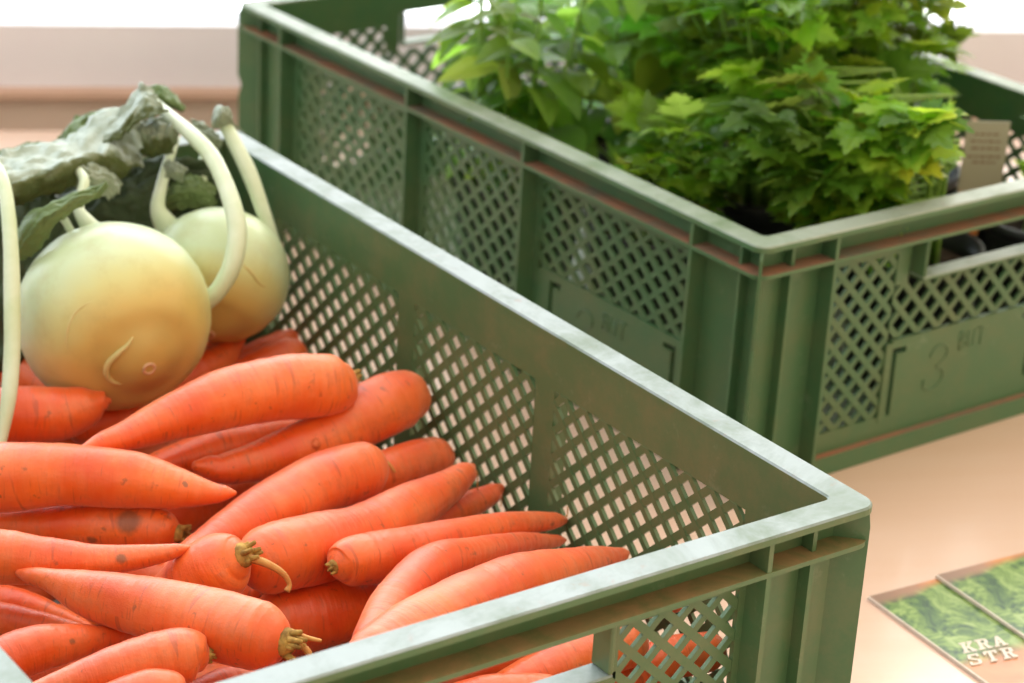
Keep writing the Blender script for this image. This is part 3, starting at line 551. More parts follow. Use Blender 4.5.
def vadd(p,*d): return [p[0]+d[0],p[1]+d[1],p[2]+d[2],d[3]]
G={}
lab={
'A':('thick orange carrot lying just under the front kohlrabi, its crown pointing right',5.5),
'B':('blunt carrot with brown blotches at the left, tip touching the front kohlrabi',None),
'C':('large carrot at the left below the blotched one, tip pointing to the middle',None),
'D':('orange carrot half hidden beneath the thick carrot under the kohlrabi',None),
'E':('long carrot with a big rounded end leaning on the lattice side, tip pointing left',None),
'F':('upper of the two large parallel middle carrots, small stalk at its upper end',3.4),
'G':('lower of the two large parallel middle carrots, thin tip at the lattice side',None),
'H':('short carrot in the middle seen from its crown, brown stalk curling out',7),
'I':('small carrot end poking out behind the upper large middle carrot',3.4),
'J':('dark deeply buried carrot in the hollow at the middle of the pile',None),
'K':('small carrot tip against the lattice side, behind the lower large middle carrot',None),
'L':('straight carrot with a small brown crown facing left, tip reaching the right lattice side',4.2),
'M':('slender bent carrot between the straight one and the one along the front rim',None),
'N':('smooth carrot along the front rim, its tip nearest the right corner of the crate',None),
'O':('broad carrot tucked beneath the straight right one and the big foremost one',None),
'P':('biggest carrot at the front with a frayed crown and roots, tip pointing upper left',7.5),
'Q':('carrot at the left with a large brown patch beside its greenish crown',5.5),
'R':('carrot at the left directly under the brown patched one, thin tip pointing right',None),
'S':('dark narrow carrot at the left edge, upper of two below the biggest one',None),
'T':('pale narrow carrot at the left edge, lower of two below the biggest one',None),
'U':('tapering carrot in the lower left corner of the pile, above the ringed one',None),
'V':('ringed carrot in the lower left with a small tufted crown pointing right',4.2),
'X':('lowest carrot in the photo, only its rounded top showing',None),
'Y':('small pale carrot end just left of the front rim, below the biggest crown',None),
'Z':('buried carrot showing between the biggest crown and the front rim',None),
'a':('pointed carrot tip sticking up between the two kohlrabi',None),
'b':('small carrot in the shade under the back kohlrabi, beside the upright pointed tip',None),
'c':('small rounded carrot behind the thick one, next to the lattice side',None),
'e':('reddish carrot behind the left side of the front kohlrabi',None),
'g':('shaded carrot squeezed under the front kohlrabi, right of the blotched tip',None),
'h':('ringed carrot seen through the handle opening of the front crate',None),
'i':('bright orange carrot behind the ringed one in the handle opening',None),
'j':('pale carrot at the bottom of the front crate handle opening',None),
'k':('pale carrot behind the lattice right of the handle opening, front crate',None),
'l':('deep carrot in the right corner of the front crate',None),
'n':('dark carrot deep in the gap between the short middle one and the biggest one',None),
'm':('carrot hidden under the tips near the right lattice side',None),
}
hair={}
def H_(key,idx,offs):
    b=PILE[key][idx]; return [[b[0]+x,b[1]+y,b[2]+z,r] for x,y,z,r in offs]
c=PILE['P'][0]
hair['P']=[H_('P',0,[(4,-3,0,1.4),(9,-8,-3,1.6),(10,-11,-9,1.2),(10,-12,-16,1.0)]),
           H_('P',0,[(0,-6,-5,1.0),(1,-12,-10,.9),(5,-17,-15,.8)]),
           H_('P',0,[(5,0,4,1.2),(10,-6,2,1.1),(16,-9,0,.8)])]
hair['H']=[H_('H',0,[(2,-4,1,2.2),(9,-9,-1,2.0),(16,-14,-6,1.6),(19,-16,-12,1.3),(17,-17,-15,1.8)])]
hair['G']=[H_('G',-1,[(0,0,0,1.0),(3,-1,-4,.5),(3,-2,-12,.4),(5,-2,-19,.3)])]
hair['F']=[H_('F',0,[(0,-2,3,1.3),(4,-5,3,1.0),(7,-8,-2,.9)])]
hair['L']=[H_('L',-1,[(-1,0,0,.8),(1,-1,3,.4),(1,-1,8,.3)])]
hair['K']=[H_('K',-1,[(-2,0,1,.8),(0,-2,-3,.4),(-1,-3,-10,.3)])]
for k,(l_,st) in lab.items():
    make_carrot(k,l_,st,hair.get(k,()))
# buried layers that hold the pile up
fill=PILE
occ=[]
for k,P in PILE.items():
    for q in spline(P,20) if len(P)>1 else P: occ.append((Vector(q[:3]),q[3]))
rf=random.Random(4)
protos=None
for z in (19.5,46,64):
    for iy in range(14):
        for ix in range(2):
            y=40+iy*39.5; x0=-375+ix*183; r=12.4
            q=[[x0+8,y,z,8],[x0+14,y,z,r],[x0+60,y+rf.uniform(-3,3),z,r*.98],[x0+110,y,z,r*.75],[x0+150,y,z,r*.42],[x0+163,y,z,1.5]]
            if iy%2: q=[[2*x0+172-a[0],*a[1:]] for a in q]
            ok=all((Vector(s[:3])-c_).length>s[3]+r_+.5 for s in spline(q,10) for c_,r_ in occ)
            if ok and not (z>60 and (x0>-200 or y>520)):
                key='zz%d_%d_%d'%(z,iy,ix); PILE[key]=q
                o=make_carrot(key,'orange carrot buried in the lower layers of the carrot pile')

# ------------------------------------------------------------------ kohlrabi
def lens_surface(Cc, axis, R, h, d):
    """point on the flattened bulb in direction d"""
    a=d.dot(axis); 
    return Cc+d/math.sqrt((a*a)/(h*h)+(1-a*a)/(R*R))
def make_kohl(key, axis, R, h, scars, root, label, name='kohlrabi', dimple=True):
    Cc=Vector(PILE[key][0][:3]); axis=Vector(axis).normalized()
    bm=bmesh.new(); bmesh.ops.create_uvsphere(bm,u_segments=64,v_segments=40,radius=1)
    q=Vector((0,0,1)).rotation_difference(axis).to_matrix()
    rt=Vector(root).normalized()
    for v in bm.verts:
        d=(q@v.co).normalized(); p=lens_surface(Cc,axis,R,h,d)
        k=d.dot(rt)
        s=1+.02*noise.noise(d*1.7+Vector((3,1,len(key))))+.006*noise.noise(d*6)
        if k>.80:
            t=(k-.80)/.20; s+=.035*math.sin(t*math.pi*1.0)*(-1)+(.05*t**3)
        v.co=Cc+(p-Cc)*s
    o=link(name,bm,kohl_mat(tuple(rt)),None,True,tuple(Cc)); tag(o,label,'kohlrabi','kohlrabi on the carrots')
    for P in scars:
        sb=bmesh.new(); pts=spline(P,26); n=len(pts)
        T=[]; wide=(1.5,1.9,1.0)[scars.index(P)%3]
        for i,d in enumerate(pts):
            d=Vector(d).normalized(); r=wide*math.sin(math.pi*(i+.6)/(n+.2))**.6
            T.append((*(Cc+(lens_surface(Cc,axis,R,h,d)-Cc)*1.0-d*(.6*wide-.2)),r))
        sweep(sb,T,8); so=link('leaf_scar',sb,M['scarpale'],o,True); shift(so,Cc)
    # corky root scar: small raised ring
    rb=bmesh.new(); s1=rt.cross(Vector((0,0,1))).normalized(); s2=s1.cross(rt)
    base=lens_surface(Cc,axis,R,h,rt); base=Cc+(base-Cc)*1.045
    k=24; rad=3.1
    ringp=[(*(base+s1*rad*math.cos(2*math.pi*i/k)+s2*rad*math.sin(2*math.pi*i/k)),1.0) for i in range(k+1)]
    sweep(rb,ringp,8); sweep(rb,[(*(base-rt*3),5.0),(*(base-rt*.4),3.6)],20)
    so=link('root_scar',rb,M['rootscar'],o,True); shift(so,Cc)
    return o,Cc
M['scarpale']=simple('pale_scar_skin',(208,196,136),(196,180,116),60,.45)
M['rootscar']=simple('kohlrabi_root_scar',(214,176,140),(196,150,116),90,.6)
K1s=[[[-0.447, -0.715, 0.537], [-0.589, -0.641, 0.493], [-0.709, -0.589, 0.388], [-0.782, -0.574, 0.243], [-0.811, -0.579, 0.086], [-0.801, -0.598, -0.031]], [[-0.239, -0.958, 0.159], [-0.303, -0.95, 0.07], [-0.399, -0.916, -0.023], [-0.486, -0.863, -0.137], [-0.493, -0.826, -0.272], [-0.426, -0.822, -0.378], [-0.326, -0.845, -0.424]]]
K2s=[[[-0.157, -0.828, 0.538], [-0.011, -0.921, 0.39], [0.126, -0.972, 0.197], [0.305, -0.95, 0.063]]]
k1,c1=make_kohl('K1',(-.25,-.9,-.25),54.3,51.5,K1s,(-.085,-.97,-.2),'large front kohlrabi with ochre root end, resting on the carrots')
k2,c2=make_kohl('K2',(-.5,-.64,-.55),42.0,40.0,K2s,(-.509,-.647,-.568),'smaller back kohlrabi leaning against the lattice side, partly behind the front one')
def kstem(key, parent, Cc, name='leaf_stem', mat='kstem'):
    b=bmesh.new(); sweep(b,spline(STEMS[key],34),12,wob=.06,seed=len(key))
    o=link(name,b,M[mat],parent,True); shift(o,Cc); return o
def kleaf(key, parent, Cc, mat, amp=2.2, seed=0, nu=64, nv=28, name='leaf', under=False):
    rows=[spline(r,nu) for r in LEAVES[key]]
    cols=[spline([r[i] for r in rows],nv) for i in range(nu)]
    b=bmesh.new(); cl=b.loops.layers.color.new('tint'); V=[]
    for i in range(nu):
        row=[]
        for j in range(nv):
            p=Vector(cols[i][j]); a=amp*(1.0 if 0<j<nv-1 else .7)
            n=Vector((noise.noise(p*.045+Vector((seed,0,0))),noise.noise(p*.045+Vector((0,seed+9,0))),noise.noise(p*.07+Vector((0,0,seed+5)))))
            n2=Vector((noise.noise(p*.16+Vector((seed,2,0))),noise.noise(p*.16+Vector((4,seed,0))),noise.noise(p*.2)))
            row.append(b.verts.new(p+n*a*1.0+n2*a*(1.3 if i in (0,1,nu-2,nu-1) or j in (0,1,nv-2,nv-1) else .45)+Vector((-.3,-.6,.7))*a*1.5*(abs(noise.noise(Vector((i*.05+seed,j*.16,seed*3.1))))*2-.5)+Vector((-.3,-.6,.7))*a*.8*(abs(noise.noise(Vector((i*.14+seed,j*.42+2,seed*1.1))))*2-.5)))
        V.append(row)
    for i in range(nu-1):
        for j in range(nv-1):
            f=b.faces.new((V[i][j],V[i+1][j],V[i+1][j+1],V[i][j+1]))
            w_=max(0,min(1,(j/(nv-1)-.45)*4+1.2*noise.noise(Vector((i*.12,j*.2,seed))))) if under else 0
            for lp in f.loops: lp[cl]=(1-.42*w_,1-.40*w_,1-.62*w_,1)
    o=link(name,b,M[mat],parent,True); shift(o,Cc)
    m=o.modifiers.new('thickness','SOLIDIFY'); m.thickness=.0004
    return o
s=kstem('front_bulb_right',k1,c1)
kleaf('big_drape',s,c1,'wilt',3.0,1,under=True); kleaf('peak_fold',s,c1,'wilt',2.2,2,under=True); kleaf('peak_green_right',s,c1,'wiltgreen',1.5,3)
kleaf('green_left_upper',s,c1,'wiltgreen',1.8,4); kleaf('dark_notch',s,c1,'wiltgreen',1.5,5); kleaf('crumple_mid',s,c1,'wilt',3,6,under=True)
kleaf('left_green_tip',s,c1,'wiltgreen',1.5,7)
s=kstem('front_bulb_top',k1,c1); kleaf('small_green',s,c1,'wiltgreen',2,8); kleaf('grey_inner',s,c1,'wilt',2.5,9)
kstem('thin_left',k1,c1)
s=kstem('back_bulb_left',k2,c2); kleaf('pale_flap',s,c2,'wilt',1.5,10); kleaf('green_mid',s,c2,'wiltgreen',2.2,11); kleaf('dark_hang',s,c2,'wiltdark',4,12)  # dark_hang: dark sheet added to paint the far wall's shadow
s=kstem('back_bulb_right',k2,c2); kleaf('curl_right',s,c2,'wilt',1.6,13); kleaf('curl_back',s,c2,'wilt',1.8,14)
kstem('mid_back',k2,c2)
b=bmesh.new(); P=STEMS['left_edge']; sweep(b,spline(P,40),12,wob=.05)
ls=link('kohlrabi_stalk',b,M['kstem'],None,True,tuple(P[4][:3])); tag(ls,'pale green stalk hanging at the left edge of the photo beside the front kohlrabi','stalk')
kleaf('dark_hang_left',ls,Vector(P[4][:3]),'wiltdark',4,15)  # dark sheet added to paint the shadow at the far wall
# ------------------------------------------------------------------ herbs in the back crate
cr,sr_=math.cos(.024),math.sin(.024)
def b2w(x,y,z): return Vector((164.3+cr*x-sr_*y, 272.2+sr_*x+cr*y, z))
def leaflet_template(kind):
    """outline in the XY plane, stalk at the origin, tip at +Y, unit length"""
    if kind=='celery':
        half=[(0,0),(.07,.12),(.26,.10),(.48,.18),(.38,.26),(.56,.36),(.38,.40),(.46,.54),(.24,.47),(.13,.50),(.30,.66),(.19,.70),(.22,.82),(.11,.81),(.08,.92),(0,1)]
        mid=[(0,0),(0,.2),(0,.4),(0,.6),(0,.8),(0,1)]
    else:
        half=[(0,0),(.10,.08),(.19,.2),(.25,.34),(.27,.48),(.24,.62),(.18,.76),(.10,.88),(.04,.96),(0,1)]
    P=[(x,y) for x,y in half]+[(-x,y) for x,y in half[-2:0:-1]]
    return P
TEMP={k:leaflet_template(k) for k in ('celery','mint')}
def add_leaf(bm, cl, kind, base, dirv, nrm, size, droop, tint, fold=.25, wid=1.0):
    y=dirv.normalized(); x=y.cross(nrm).normalized(); z=x.cross(y)
    P=TEMP[kind]; n=len(P)
    def T(px,py):
        h=-droop*py*py+fold*abs(px)-(.25*px*px)
        return base+(x*px*wid+y*py+z*h)*size
    outer=[bm.verts.new(T(px,py)) for px,py in P]
    inner=[bm.verts.new(T(px*.45,.12+py*.80)) for px,py in P]
    mid=bm.verts.new(T(0,.5))
    fs=[]
    for i in range(n):
        j=(i+1)%n
        fs.append(bm.faces.new((outer[i],outer[j],inner[j],inner[i])))
        fs.append(bm.faces.new((inner[i],inner[j],mid)))
    for f in fs:
        for lp in f.loops: lp[cl]=(*tint,1)
def keep_in(p, x, y, m, xm=378):
    """hold a leaf base (crate frame = pot + offset) off the crate walls below the rim"""
    X,Y=x+p.x,y+p.y
    if p.z<172: X=min(max(X,m),400-m); Y=min(max(Y,m),600-m)
    else: X=min(max(X,18),378); Y=min(max(Y,20),590)
    return Vector((min(X,xm)-x,Y-y,p.z))
def rv(r,s=1): return Vector((r.uniform(-s,s),r.uniform(-s,s),r.uniform(-s,s)))
def make_pot(root, w=50, h=100):
    b=bmesh.new(); n=28
    prof=[(w*.74,0),(w*.92,h-12),(w*.97,h-12),(w,h),(w-3,h),(w*.9-3,h-13),(w*.72-3,3)]
    R=[[b.verts.new((r*math.cos(2*math.pi*k/n),r*math.sin(2*math.pi*k/n),z)) for k in range(n)] for r,z in prof]
    for A,B in zip(R,R[1:]):
        for k in range(n): b.faces.new((A[k],A[(k+1)%n],B[(k+1)%n],B[k]))
    b.faces.new(R[0][::-1]); b.faces.new(R[-1])
    link('pot',b,M['pot'],root,True)
    b=bmesh.new(); R=[]
    zs=h-14; rr=w*.9-3.5
    c=b.verts.new((0,0,zs+3))
    for q in (.35,.7,1.0):
        R.append([b.verts.new((rr*q*math.cos(2*math.pi*k/n),rr*q*math.sin(2*math.pi*k/n),zs+(3*noise.noise(Vector((k,q*5,w))) if q<1 else 0))) for k in range(n)])
    for k in range(n): b.faces.new((c,R[0][k],R[0][(k+1)%n]))
    for A,B in zip(R,R[1:]):
        for k in range(n): b.faces.new((A[k],B[k],B[(k+1)%n],A[(k+1)%n]))
    link('soil',b,M['soil'],root,True)
    return zs+2
def celery_plant(x,y,seed,label,nst,height,lean=(0,0),spread=.5,name='potted_celery',size=1.0,potw=52,low=True,xm=378):
    r=random.Random(seed); base=b2w(x,y,4.6)
    root=empty(name,base,.024); tag(root,label,'potted herb','potted herbs in the back crate')
    z0=make_pot(root,potw)
    st=bmesh.new(); fo=bmesh.new(); cl=fo.loops.layers.color.new('tint')
    for i in range(nst):
        a=i*2.4+r.uniform(-.4,.4); q=r.uniform(.1,1)
        hgt=height*r.uniform(.45,1.0); out=hgt*spread*q
        d=Vector((math.cos(a),math.sin(a),0)); s=d*r.uniform(2,22)+Vector((0,0,z0-3))
        e=s+d*out+Vector((lean[0]*hgt,lean[1]*hgt,hgt))
        m=s.lerp(e,.5)+Vector((0,0,hgt*.12))-d*out*.12+rv(r,5)
        P=spline([(*s,1.9),(*m,1.5),(*e,.8)],12); sweep(st,P,6)
        tang=(e-m).normalized()
        for t in ((1.0,.82,.62,.42) if low else (1.0,.75)):
            k=int(t*11); p=Vector(P[k][:3])
            side=tang.cross(Vector((0,0,1))).normalized() if abs(tang.z)<.98 else Vector((1,0,0))
            g=r.uniform(.6,1.1); tint=(g*r.uniform(.8,1.08),g,g*r.uniform(.7,1.05))
            sz=size*r.uniform(19,32)*(1.1 if t==1 else .95)
            if t==1.0:
                ds=[(tang+d*.6-Vector((0,0,.35)),1.1)]
                for sg in (-1,1): ds.append((tang*.5+side*sg*1.0+rv(r,.2)+d*.3,.95))
                p0=p
            else:
                ds=[]
                for sg in (-1,1):
                    if r.random()<.85: ds.append((side*sg+tang*.35+rv(r,.35)+d*.2,.9))
            for dv,k_ in ds:
                dv=dv.normalized(); pl=keep_in(p+dv*r.uniform(5,18),x,y,46,xm)
                sweep(st,[(*p,.8),(*pl,.6)],5)
                nr=(Vector((0,0,1))+rv(r,.55)).normalized()
                if abs(nr.dot(dv))>.9: nr=(nr+side).normalized()
                add_leaf(fo,cl,'celery',pl,dv,nr,sz*k_,r.uniform(.1,.5),tint,r.uniform(.05,.35))
                # two side lobes make the leaf three-part
                for sg in (-1,1):
                    dv2=(dv*.75+dv.cross(nr).normalized()*sg*.8).normalized()
                    add_leaf(fo,cl,'celery',pl+dv*sz*.05,dv2,nr,sz*k_*.72,r.uniform(.1,.5),tint,.2)
    link('stem',st,M['stem'],root,True); link('foliage',fo,M['celery'],root,False)
    return root
def mint_plant(x,y,seed,label,nst,height,spread=.3,size=1.0,name='potted_herb',lean=(0,0)):
    r=random.Random(seed); base=b2w(x,y,4.6)
    root=empty(name,base,.024); tag(root,label,'potted herb','potted herbs in the back crate')
    z0=make_pot(root)
    st=bmesh.new(); fo=bmesh.new(); cl=fo.loops.layers.color.new('tint')
    for i in range(nst):
        a=i*2.4+r.uniform(-.5,.5); d=Vector((math.cos(a),math.sin(a),0)); hgt=height*r.uniform(.55,1)
        s=d*r.uniform(4,26)+Vector((0,0,z0-3)); e=s+d*hgt*spread*r.random()+Vector((lean[0]*hgt,lean[1]*hgt,hgt)); m=s.lerp(e,.5)+rv(r,6)
        P=spline([(*s,1.9),(*m,1.6),(*e,.9)],16); sweep(st,P,6)
        k=3; tw=r.uniform(0,3)
        while k<16:
            p=Vector(P[k][:3]); tw+=1.57
            for sg in (0,math.pi):
                dv=Vector((math.cos(tw+sg),math.sin(tw+sg),r.uniform(-.5,.35))).normalized()
                g=r.uniform(.7,1.12); tint=(g*r.uniform(.85,1.12),g,g*r.uniform(.7,1.0))
                pl=keep_in(p+dv*5,x,y,58); sweep(st,[(*p,.7),(*pl,.6)],5)
                nr=(Vector((0,0,1))+rv(r,.35)).normalized()
                add_leaf(fo,cl,'mint',pl,dv,nr,size*r.uniform(34,54)*(1 if k<13 else .7),r.uniform(.15,.6),tint,.22,1.0)
            k+=2
    link('stem',st,M['stem'],root,True); link('foliage',fo,M['mint'],root,True)
    return root
mint_plant(72,325,11,'potted herb with smooth oval leaves nearest the far end of the back crate',12,215,.35)
celery_plant(92,200,12,'potted celery behind the long near side of the back crate',26,95,(.15,-.45),.5,size=.85,potw=47)
mint_plant(200,345,13,'tall potted herb with broad leaves in the middle of the back crate, far row',12,240,.3,1.05)
celery_plant(325,335,21,'potted celery at the far side of the back crate',30,230,(-.2,-.05),.5)
celery_plant(212,226,22,'largest potted celery in the middle of the back crate',56,220,(-.08,-.08),.6,potw=54)
celery_plant(325,212,23,'potted celery beside the far long side of the back crate',28,200,(-.34,.0),.4,xm=325)
celery_plant(222,86,24,'potted celery nearest the near corner, leaves hanging over the rim',46,130,(-.5,-.02),.6,potw=47,xm=140)
t7=celery_plant(342,84,25,'small potted celery right of the others, beside a paper plant tag',4,92,(.45,-.15),.12,size=.9,potw=44)

# plant tag standing in the right hand pot
def tag_mat():
    t=NT('plant_tag_card'); v=t.obj(); sp=t.n('ShaderNodeSeparateXYZ'); t.l(v,sp.inputs[0]); z=sp.outputs['Z']
    zz=t.math('MULTIPLY',z,12.0)
    col=t.ramp(zz,[(.05,(206,120,60)),(.30,(196,118,84)),(.40,(168,160,136)),(1.,(172,168,146))])
    t.base(col); t.setp(Roughness=.6); return t.m
M['tagm']=tag_mat()
tg=empty('plant_tag',b2w(296,100,92),.024-.55); tag(tg,'beige paper plant tag with an orange foot, stuck into the right hand pot','plant tag')
b=bmesh.new(); box(b,-15,15,-.4,.4,16,82)
link('card',b,M['tagm'],tg)
b=bmesh.new(); box(b,-3,3,-.5,.5,0,18); link('stake',b,M['tagm'],tg)
b=bmesh.new()
rl=random.Random(3)
for i,(w_,z) in enumerate(((9,73),(11,68),(10,63),(12,57),(8,53))):
    u=-w_
    while u<w_:
        l=rl.uniform(2,5); box(b,u,min(u+l,w_),-.55,-.38,z-.7,z+.7); u+=l+1.2
link('print',b,simple('brown_print',(130,104,80)),tg)

# ------------------------------------------------------------------ leaflets on the table
def cover_mat():
    t=NT('cover_photo'); v=t.obj(); sp=t.n('ShaderNodeSeparateXYZ'); t.l(v,sp.inputs[0]); x,y=sp.outputs['X'],sp.outputs['Y']
    n=t.noise(52,v,6,.65,1.6); n2=t.noise(70,v,4,.6,.4); n3=t.noise(18,v,3)
    green=t.ramp(n,[(.36,(44,62,62)),(.45,(84,112,72)),(.54,(132,158,84)),(.66,(178,196,128))])
    green=t.mix(t.math('MULTIPLY',n2,.4),green,lin((78,112,66)))
    top=t.ramp(t.math('MULTIPLY',x,14.),[(.05,(150,120,104)),(.45,(176,134,112)),(.62,(222,146,96)),(1.,(226,150,110))])
    # green begins below an uneven edge
    edge=t.math('ADD',t.math('MULTIPLY',y,-1.),t.math('ADD',t.math('MULTIPLY',n3,.022),t.math('MULTIPLY',x,.16)))
    col=t.mix(t.ramp(edge,[(.022,W0),(.026,W1)]),top,green)
    low=t.ramp(t.noise(26,v,3,.5,.5),[(.3,(176,112,80)),(.6,(206,142,106)),(.8,(120,76,60))])
    e2=t.math('ADD',t.math('MULTIPLY',y,-1.),t.math('MULTIPLY',n3,.02))
    col=t.mix(t.ramp(t.math('MULTIPLY',e2,5.),[(.42,W0),(.47,W1)]),col,low)
    t.base(col); t.setp(Roughness=.3); return t.m
M['cover']=cover_mat(); M['paper']=simple('paper_edge',(226,214,204),(206,188,178),50,.6)
M['ink']=simple('cream_lettering',(222,208,196),None,1,.5)
FW,FH=148,210
def letter_polys(ch):
    """slab capitals in a 8.6 x 11 cell; rectangles and quads"""
    def r(x0,x1,y0,y1): return [(x0,y0),(x1,y0),(x1,y1),(x0,y1)]
    if ch=='K': return [r(1.2,3.4,0,11),r(0,4.4,0,1.5),r(0,4.4,9.5,11),[(3.2,4.4),(5.6,9.6),(8,9.6),(4.6,5.0)],[(3.2,5.6),(5.0,6.4),(8.4,1.4),(5.8,1.4)],r(5.2,8.8,0,1.5),r(4.9,8.4,9.5,11)]
    if ch=='R': return [r(1.2,3.4,0,11),r(0,4.4,0,1.5),r(0,5.6,9.5,11),[(5.4,11),(7.6,9.8),(7.8,6.4),(5.6,5)],[(3.2,5),(3.2,6.5),(6,6.5),(5.6,5)],[(4,5.4),(6.1,5.4),(7.8,1.4),(5.4,1.4)],r(5.6,8.8,0,1.5)]
    if ch=='A': return [[(1,1.2),(3,1.2),(5.2,11),(3.4,11)],[(3.4,11),(5.2,11),(7.8,1.2),(5.6,1.2)],r(2.4,6.3,3.2,4.6),r(0,3.6,0,1.5),r(5,8.8,0,1.5)]
    if ch=='S': return [r(1.2,7.2,9.4,11),[(.6,6.6),(2.8,6.6),(2.8,10.2),(.9,9.8)],[(.8,6.8),(2.8,7.4),(7.6,4.6),(5.6,3.8)],[(5.6,4.6),(7.8,4.6),(7.6,1),(5.6,.6)],r(1,7,0,1.6),r(.4,2,0,3.6),r(6.2,7.6,7.6,11)]
    if ch=='T': return [r(3.2,5.4,0,11),r(2.2,6.4,0,1.5),r(.2,8.4,9.4,11),r(.2,1.6,7.4,11),r(7,8.4,7.4,11)]
def make_booklet(x,y,z,rz,label):
    root=empty('recipe_booklet',(x,y,z),rz); tag(root,label,'booklet','booklets on the table')
    b=bmesh.new(); box(b,.6,FW-.6,-FH+.6,-.6,0.1,1.6); link('pages',b,M['paper'],root)
    b=bmesh.new(); box(b,0,FW,-FH,0,1.6,1.9); cv=link('cover',b,M['cover'],root)
    b=bmesh.new(); box(b,-.5,.6,-FH,0,0,1.95); link('spine',b,M['paper'],root)
    lb=bmesh.new()
    for word,ou,ov in (('KRA',8.6,71.9),('STR',2.9,84.2)):
        for i,ch in enumerate(word):
            for poly in letter_polys(ch):
                vs=[]
                A=[];B=[]
                for a,c_ in poly:
                    a2=a+i*(9.9 if word=='KRA' else 10.6)
                    u=ou+a2*.99+c_*.40*.95; v_=ov+a2*.137-c_*.91*.95
                    A.append(lb.verts.new((u,-v_,1.91))); B.append(lb.verts.new((u,-v_,2.02+.03*len(lb.faces)/6)))
                n=len(A); lb.faces.new(A[::-1]); lb.faces.new(B)
                for k in range(n): lb.faces.new((A[k],A[(k+1)%n],B[(k+1)%n],B[k]))
    bmesh.ops.recalc_face_normals(lb,faces=lb.faces)
    link('title_lettering',lb,M['ink'],cv)
    return root
a5=math.radians(-5)
make_booklet(160,151.5,.3,a5,'lower booklet with a leafy green cover and cream letters, partly under the other')
make_booklet(209,147.5,2.35+.3,a5,'upper booklet with a leafy green cover, overlapping the other at the right')

# ------------------------------------------------------------------ table, wall, window
wd=math.radians(-25.5); WO=Vector((99,1208,0)); ux=Vector((math.cos(wd),math.sin(wd),0)); mx=Vector((-math.sin(wd),math.cos(wd),0))
def table_mat():
    t=NT('maple_tabletop'); v=t.obj((1.2,14,1)); v0=t.obj()
    a=t.noise(3,v,5,.6,.4)
    col=t.mix(a,lin((232,200,182)),lin((224,184,160)))
    t.base(col); t.setp(Roughness=.34); t.b.inputs['Specular IOR Level'].default_value=.6; t.b.inputs['Coat Weight'].default_value=.7; t.b.inputs['Coat Roughness'].default_value=.16
    t.setp(Normal=t.bump(t.noise(9,v0,2),.03,.002)); return t.m
M['table']=table_mat()
tb=empty('table',(WO.x,WO.y,0),wd); tag(tb,'pale wooden table with a satin top carrying both crates','table')
b=bmesh.new(); box(b,-1100,1000,-1500,-78,-28,0); bmesh.ops.bevel(b,geom=b.edges[:],offset=2.5,segments=2,affect='EDGES'); link('tabletop',b,M['table'],tb)
b=bmesh.new(); box(b,-1040,940,-1430,-140,-100,-28.5); link('apron',b,M['table'],tb)
for x_,y_ in ((-1040,-1430),(890,-1430),(-1040,-190),(890,-190)):
    b=bmesh.new(); box(b,x_,x_+50,y_,y_+50,-748,-100.5); link('leg',b,M['table'],tb)
M['wall']=simple('plaster_wall',(238,220,208),(232,212,200),6,.8)
M['sill']=simple('wooden_sill',(214,180,164),(206,172,154),10,.5)
M['frame']=simple('white_window_frame',(240,238,250),(236,232,246),6,.45)
M['floor']=simple('grey_brown_floor',(150,130,112),(136,118,100),4,.5)
Wz=-750
wall=empty('wall_back',(WO.x,WO.y,0),wd); wall['kind']='structure'
def wpart(name,mat,*bx):
    b=bmesh.new()
    for q in bx: box(b,*q)
    o=link(name,b,mat,wall); return o
wpart('wall_panel',M['wall'],(-2600,2600,0,240,Wz,5),(-2600,-1700,0,240,5,2000),(1700,2600,0,240,5,2000),(-1700,1700,0,240,1750,2000))
sill=empty('trim_1',(WO.x,WO.y,0),wd); sill['kind']='structure'
b=bmesh.new(); box(b,-1700,1700,-14,235,5.2,14); bmesh.ops.bevel(b,geom=b.edges[:],offset=2,segments=2,affect='EDGES'); link('sill_board',b,M['sill'],sill)
win=empty('window_1',(WO.x,WO.y,0),wd); win['kind']='structure'
b=bmesh.new(); box(b,-1700,1700,2,52,14.3,71); box(b,-1700,1700,2,52,1690,1750); box(b,-1700,-1640,2,52,71,1690); box(b,1640,1700,2,52,71,1690)
link('window_frame',b,M['frame'],win)
g=NT('window_glass'); g.N.remove(g.b)
tr=g.n('ShaderNodeBsdfTransparent'); gl=g.n('ShaderNodeBsdfGlossy'); gl.inputs['Roughness'].default_value=.02
fr=g.n('ShaderNodeFresnel'); fr.inputs['IOR'].default_value=1.3
mxs=g.n('ShaderNodeMixShader'); g.l(fr.outputs[0],mxs.inputs[0]); g.l(tr.outputs[0],mxs.inputs[1]); g.l(gl.outputs[0],mxs.inputs[2]); g.l(mxs.outputs[0],g.out.inputs['Surface'])
b=bmesh.new(); box(b,-1640,1640,24,28,71,1690); link('pane',b,g.m,win)
fl=bmesh.new(); box(fl,-3000,3000,-3000,3000,Wz-20,Wz); fo=link('floor',fl,M['floor'],None); fo['kind']='structure'

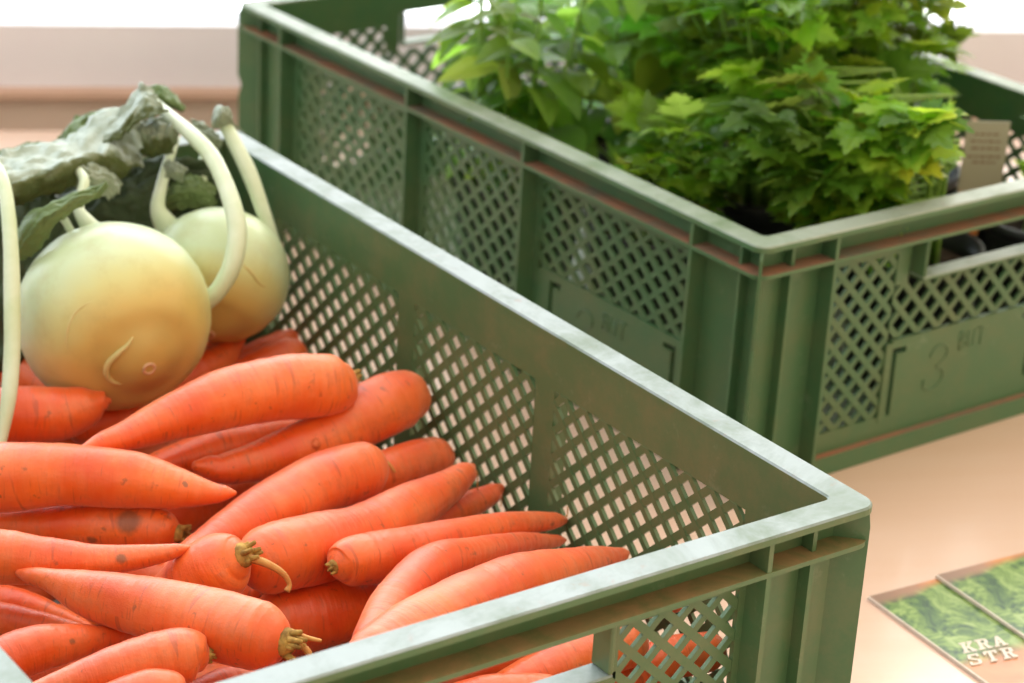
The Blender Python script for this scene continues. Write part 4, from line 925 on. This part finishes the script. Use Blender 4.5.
# ------------------------------------------------------------------ daylight
w=bpy.data.worlds.new('overcast_day'); bpy.context.scene.world=w; w.use_nodes=True
nt=w.node_tree; bg=nt.nodes['Background']
tc=nt.nodes.new('ShaderNodeTexCoord'); dp=nt.nodes.new('ShaderNodeVectorMath'); dp.operation='DOT_PRODUCT'
nt.links.new(tc.outputs['Generated'],dp.inputs[0]); dp.inputs[1].default_value=(mx.x*.95,mx.y*.95,.31)
rp=nt.nodes.new('ShaderNodeValToRGB'); e=rp.color_ramp.elements
mp=nt.nodes.new('ShaderNodeMapRange'); mp.inputs['From Min'].default_value=-1; mp.inputs['From Max'].default_value=1
nt.links.new(dp.outputs['Value'],mp.inputs['Value']); nt.links.new(mp.outputs[0],rp.inputs['Fac'])
e[0].position=.0; e[0].color=(WORLD_LO*1.0,WORLD_LO*.9,WORLD_LO*.76,1)
e[1].position=.88; e[1].color=(.93,.97,1,1)
q=e.new(.63); q.color=(WORLD_MID*1.0,WORLD_MID*.95,WORLD_MID*.88,1)
d2=nt.nodes.new('ShaderNodeVectorMath'); d2.operation='DOT_PRODUCT'; d2.inputs[1].default_value=(-.7,.7,0)
nt.links.new(tc.outputs['Generated'],d2.inputs[0])
m2=nt.nodes.new('ShaderNodeMapRange'); m2.inputs['From Min'].default_value=-.9; m2.inputs['From Max'].default_value=.6; nt.links.new(d2.outputs['Value'],m2.inputs['Value'])
tn=nt.nodes.new('ShaderNodeMix'); tn.data_type='RGBA'; nt.links.new(m2.outputs[0],tn.inputs[0]); tn.inputs[6].default_value=(1.18,1.0,.72,1); tn.inputs[7].default_value=(.92,1.0,1.06,1)
ml=nt.nodes.new('ShaderNodeMix'); ml.data_type='RGBA'; ml.blend_type='MULTIPLY'; ml.inputs[0].default_value=1; nt.links.new(rp.outputs['Color'],ml.inputs[6]); nt.links.new(tn.outputs[2],ml.inputs[7])
nt.links.new(ml.outputs[2],bg.inputs['Color']); bg.inputs['Strength'].default_value=WORLD_S

# ------------------------------------------------------------------ camera
cd=bpy.data.cameras.new('camera'); co=bpy.data.objects.new('camera',cd); C.objects.link(co)
F_=Vector((0.54348254,0.74220273,-0.39212476)); U_=Vector((0.18500066,0.3497449,0.91839712)); R_=Vector((0.81878049,-0.57167614,0.05277226))
mat=Matrix((R_,U_,-F_)).transposed().to_4x4(); mat.translation=Vector((CX,CY,CZ))*S_
co.matrix_world=mat
cd.sensor_width=36; cd.lens=36*FPX/1024; cd.clip_start=.02; cd.clip_end=60
cd.dof.use_dof=True; cd.dof.focus_distance=1.05; cd.dof.aperture_fstop=10.5
sc=bpy.context.scene; sc.camera=co
sc.view_settings.view_transform='Standard'; sc.view_settings.look='None'; sc.view_settings.gamma=1; sc.view_settings.exposure=EXPO
sc.view_settings.use_curve_mapping=False
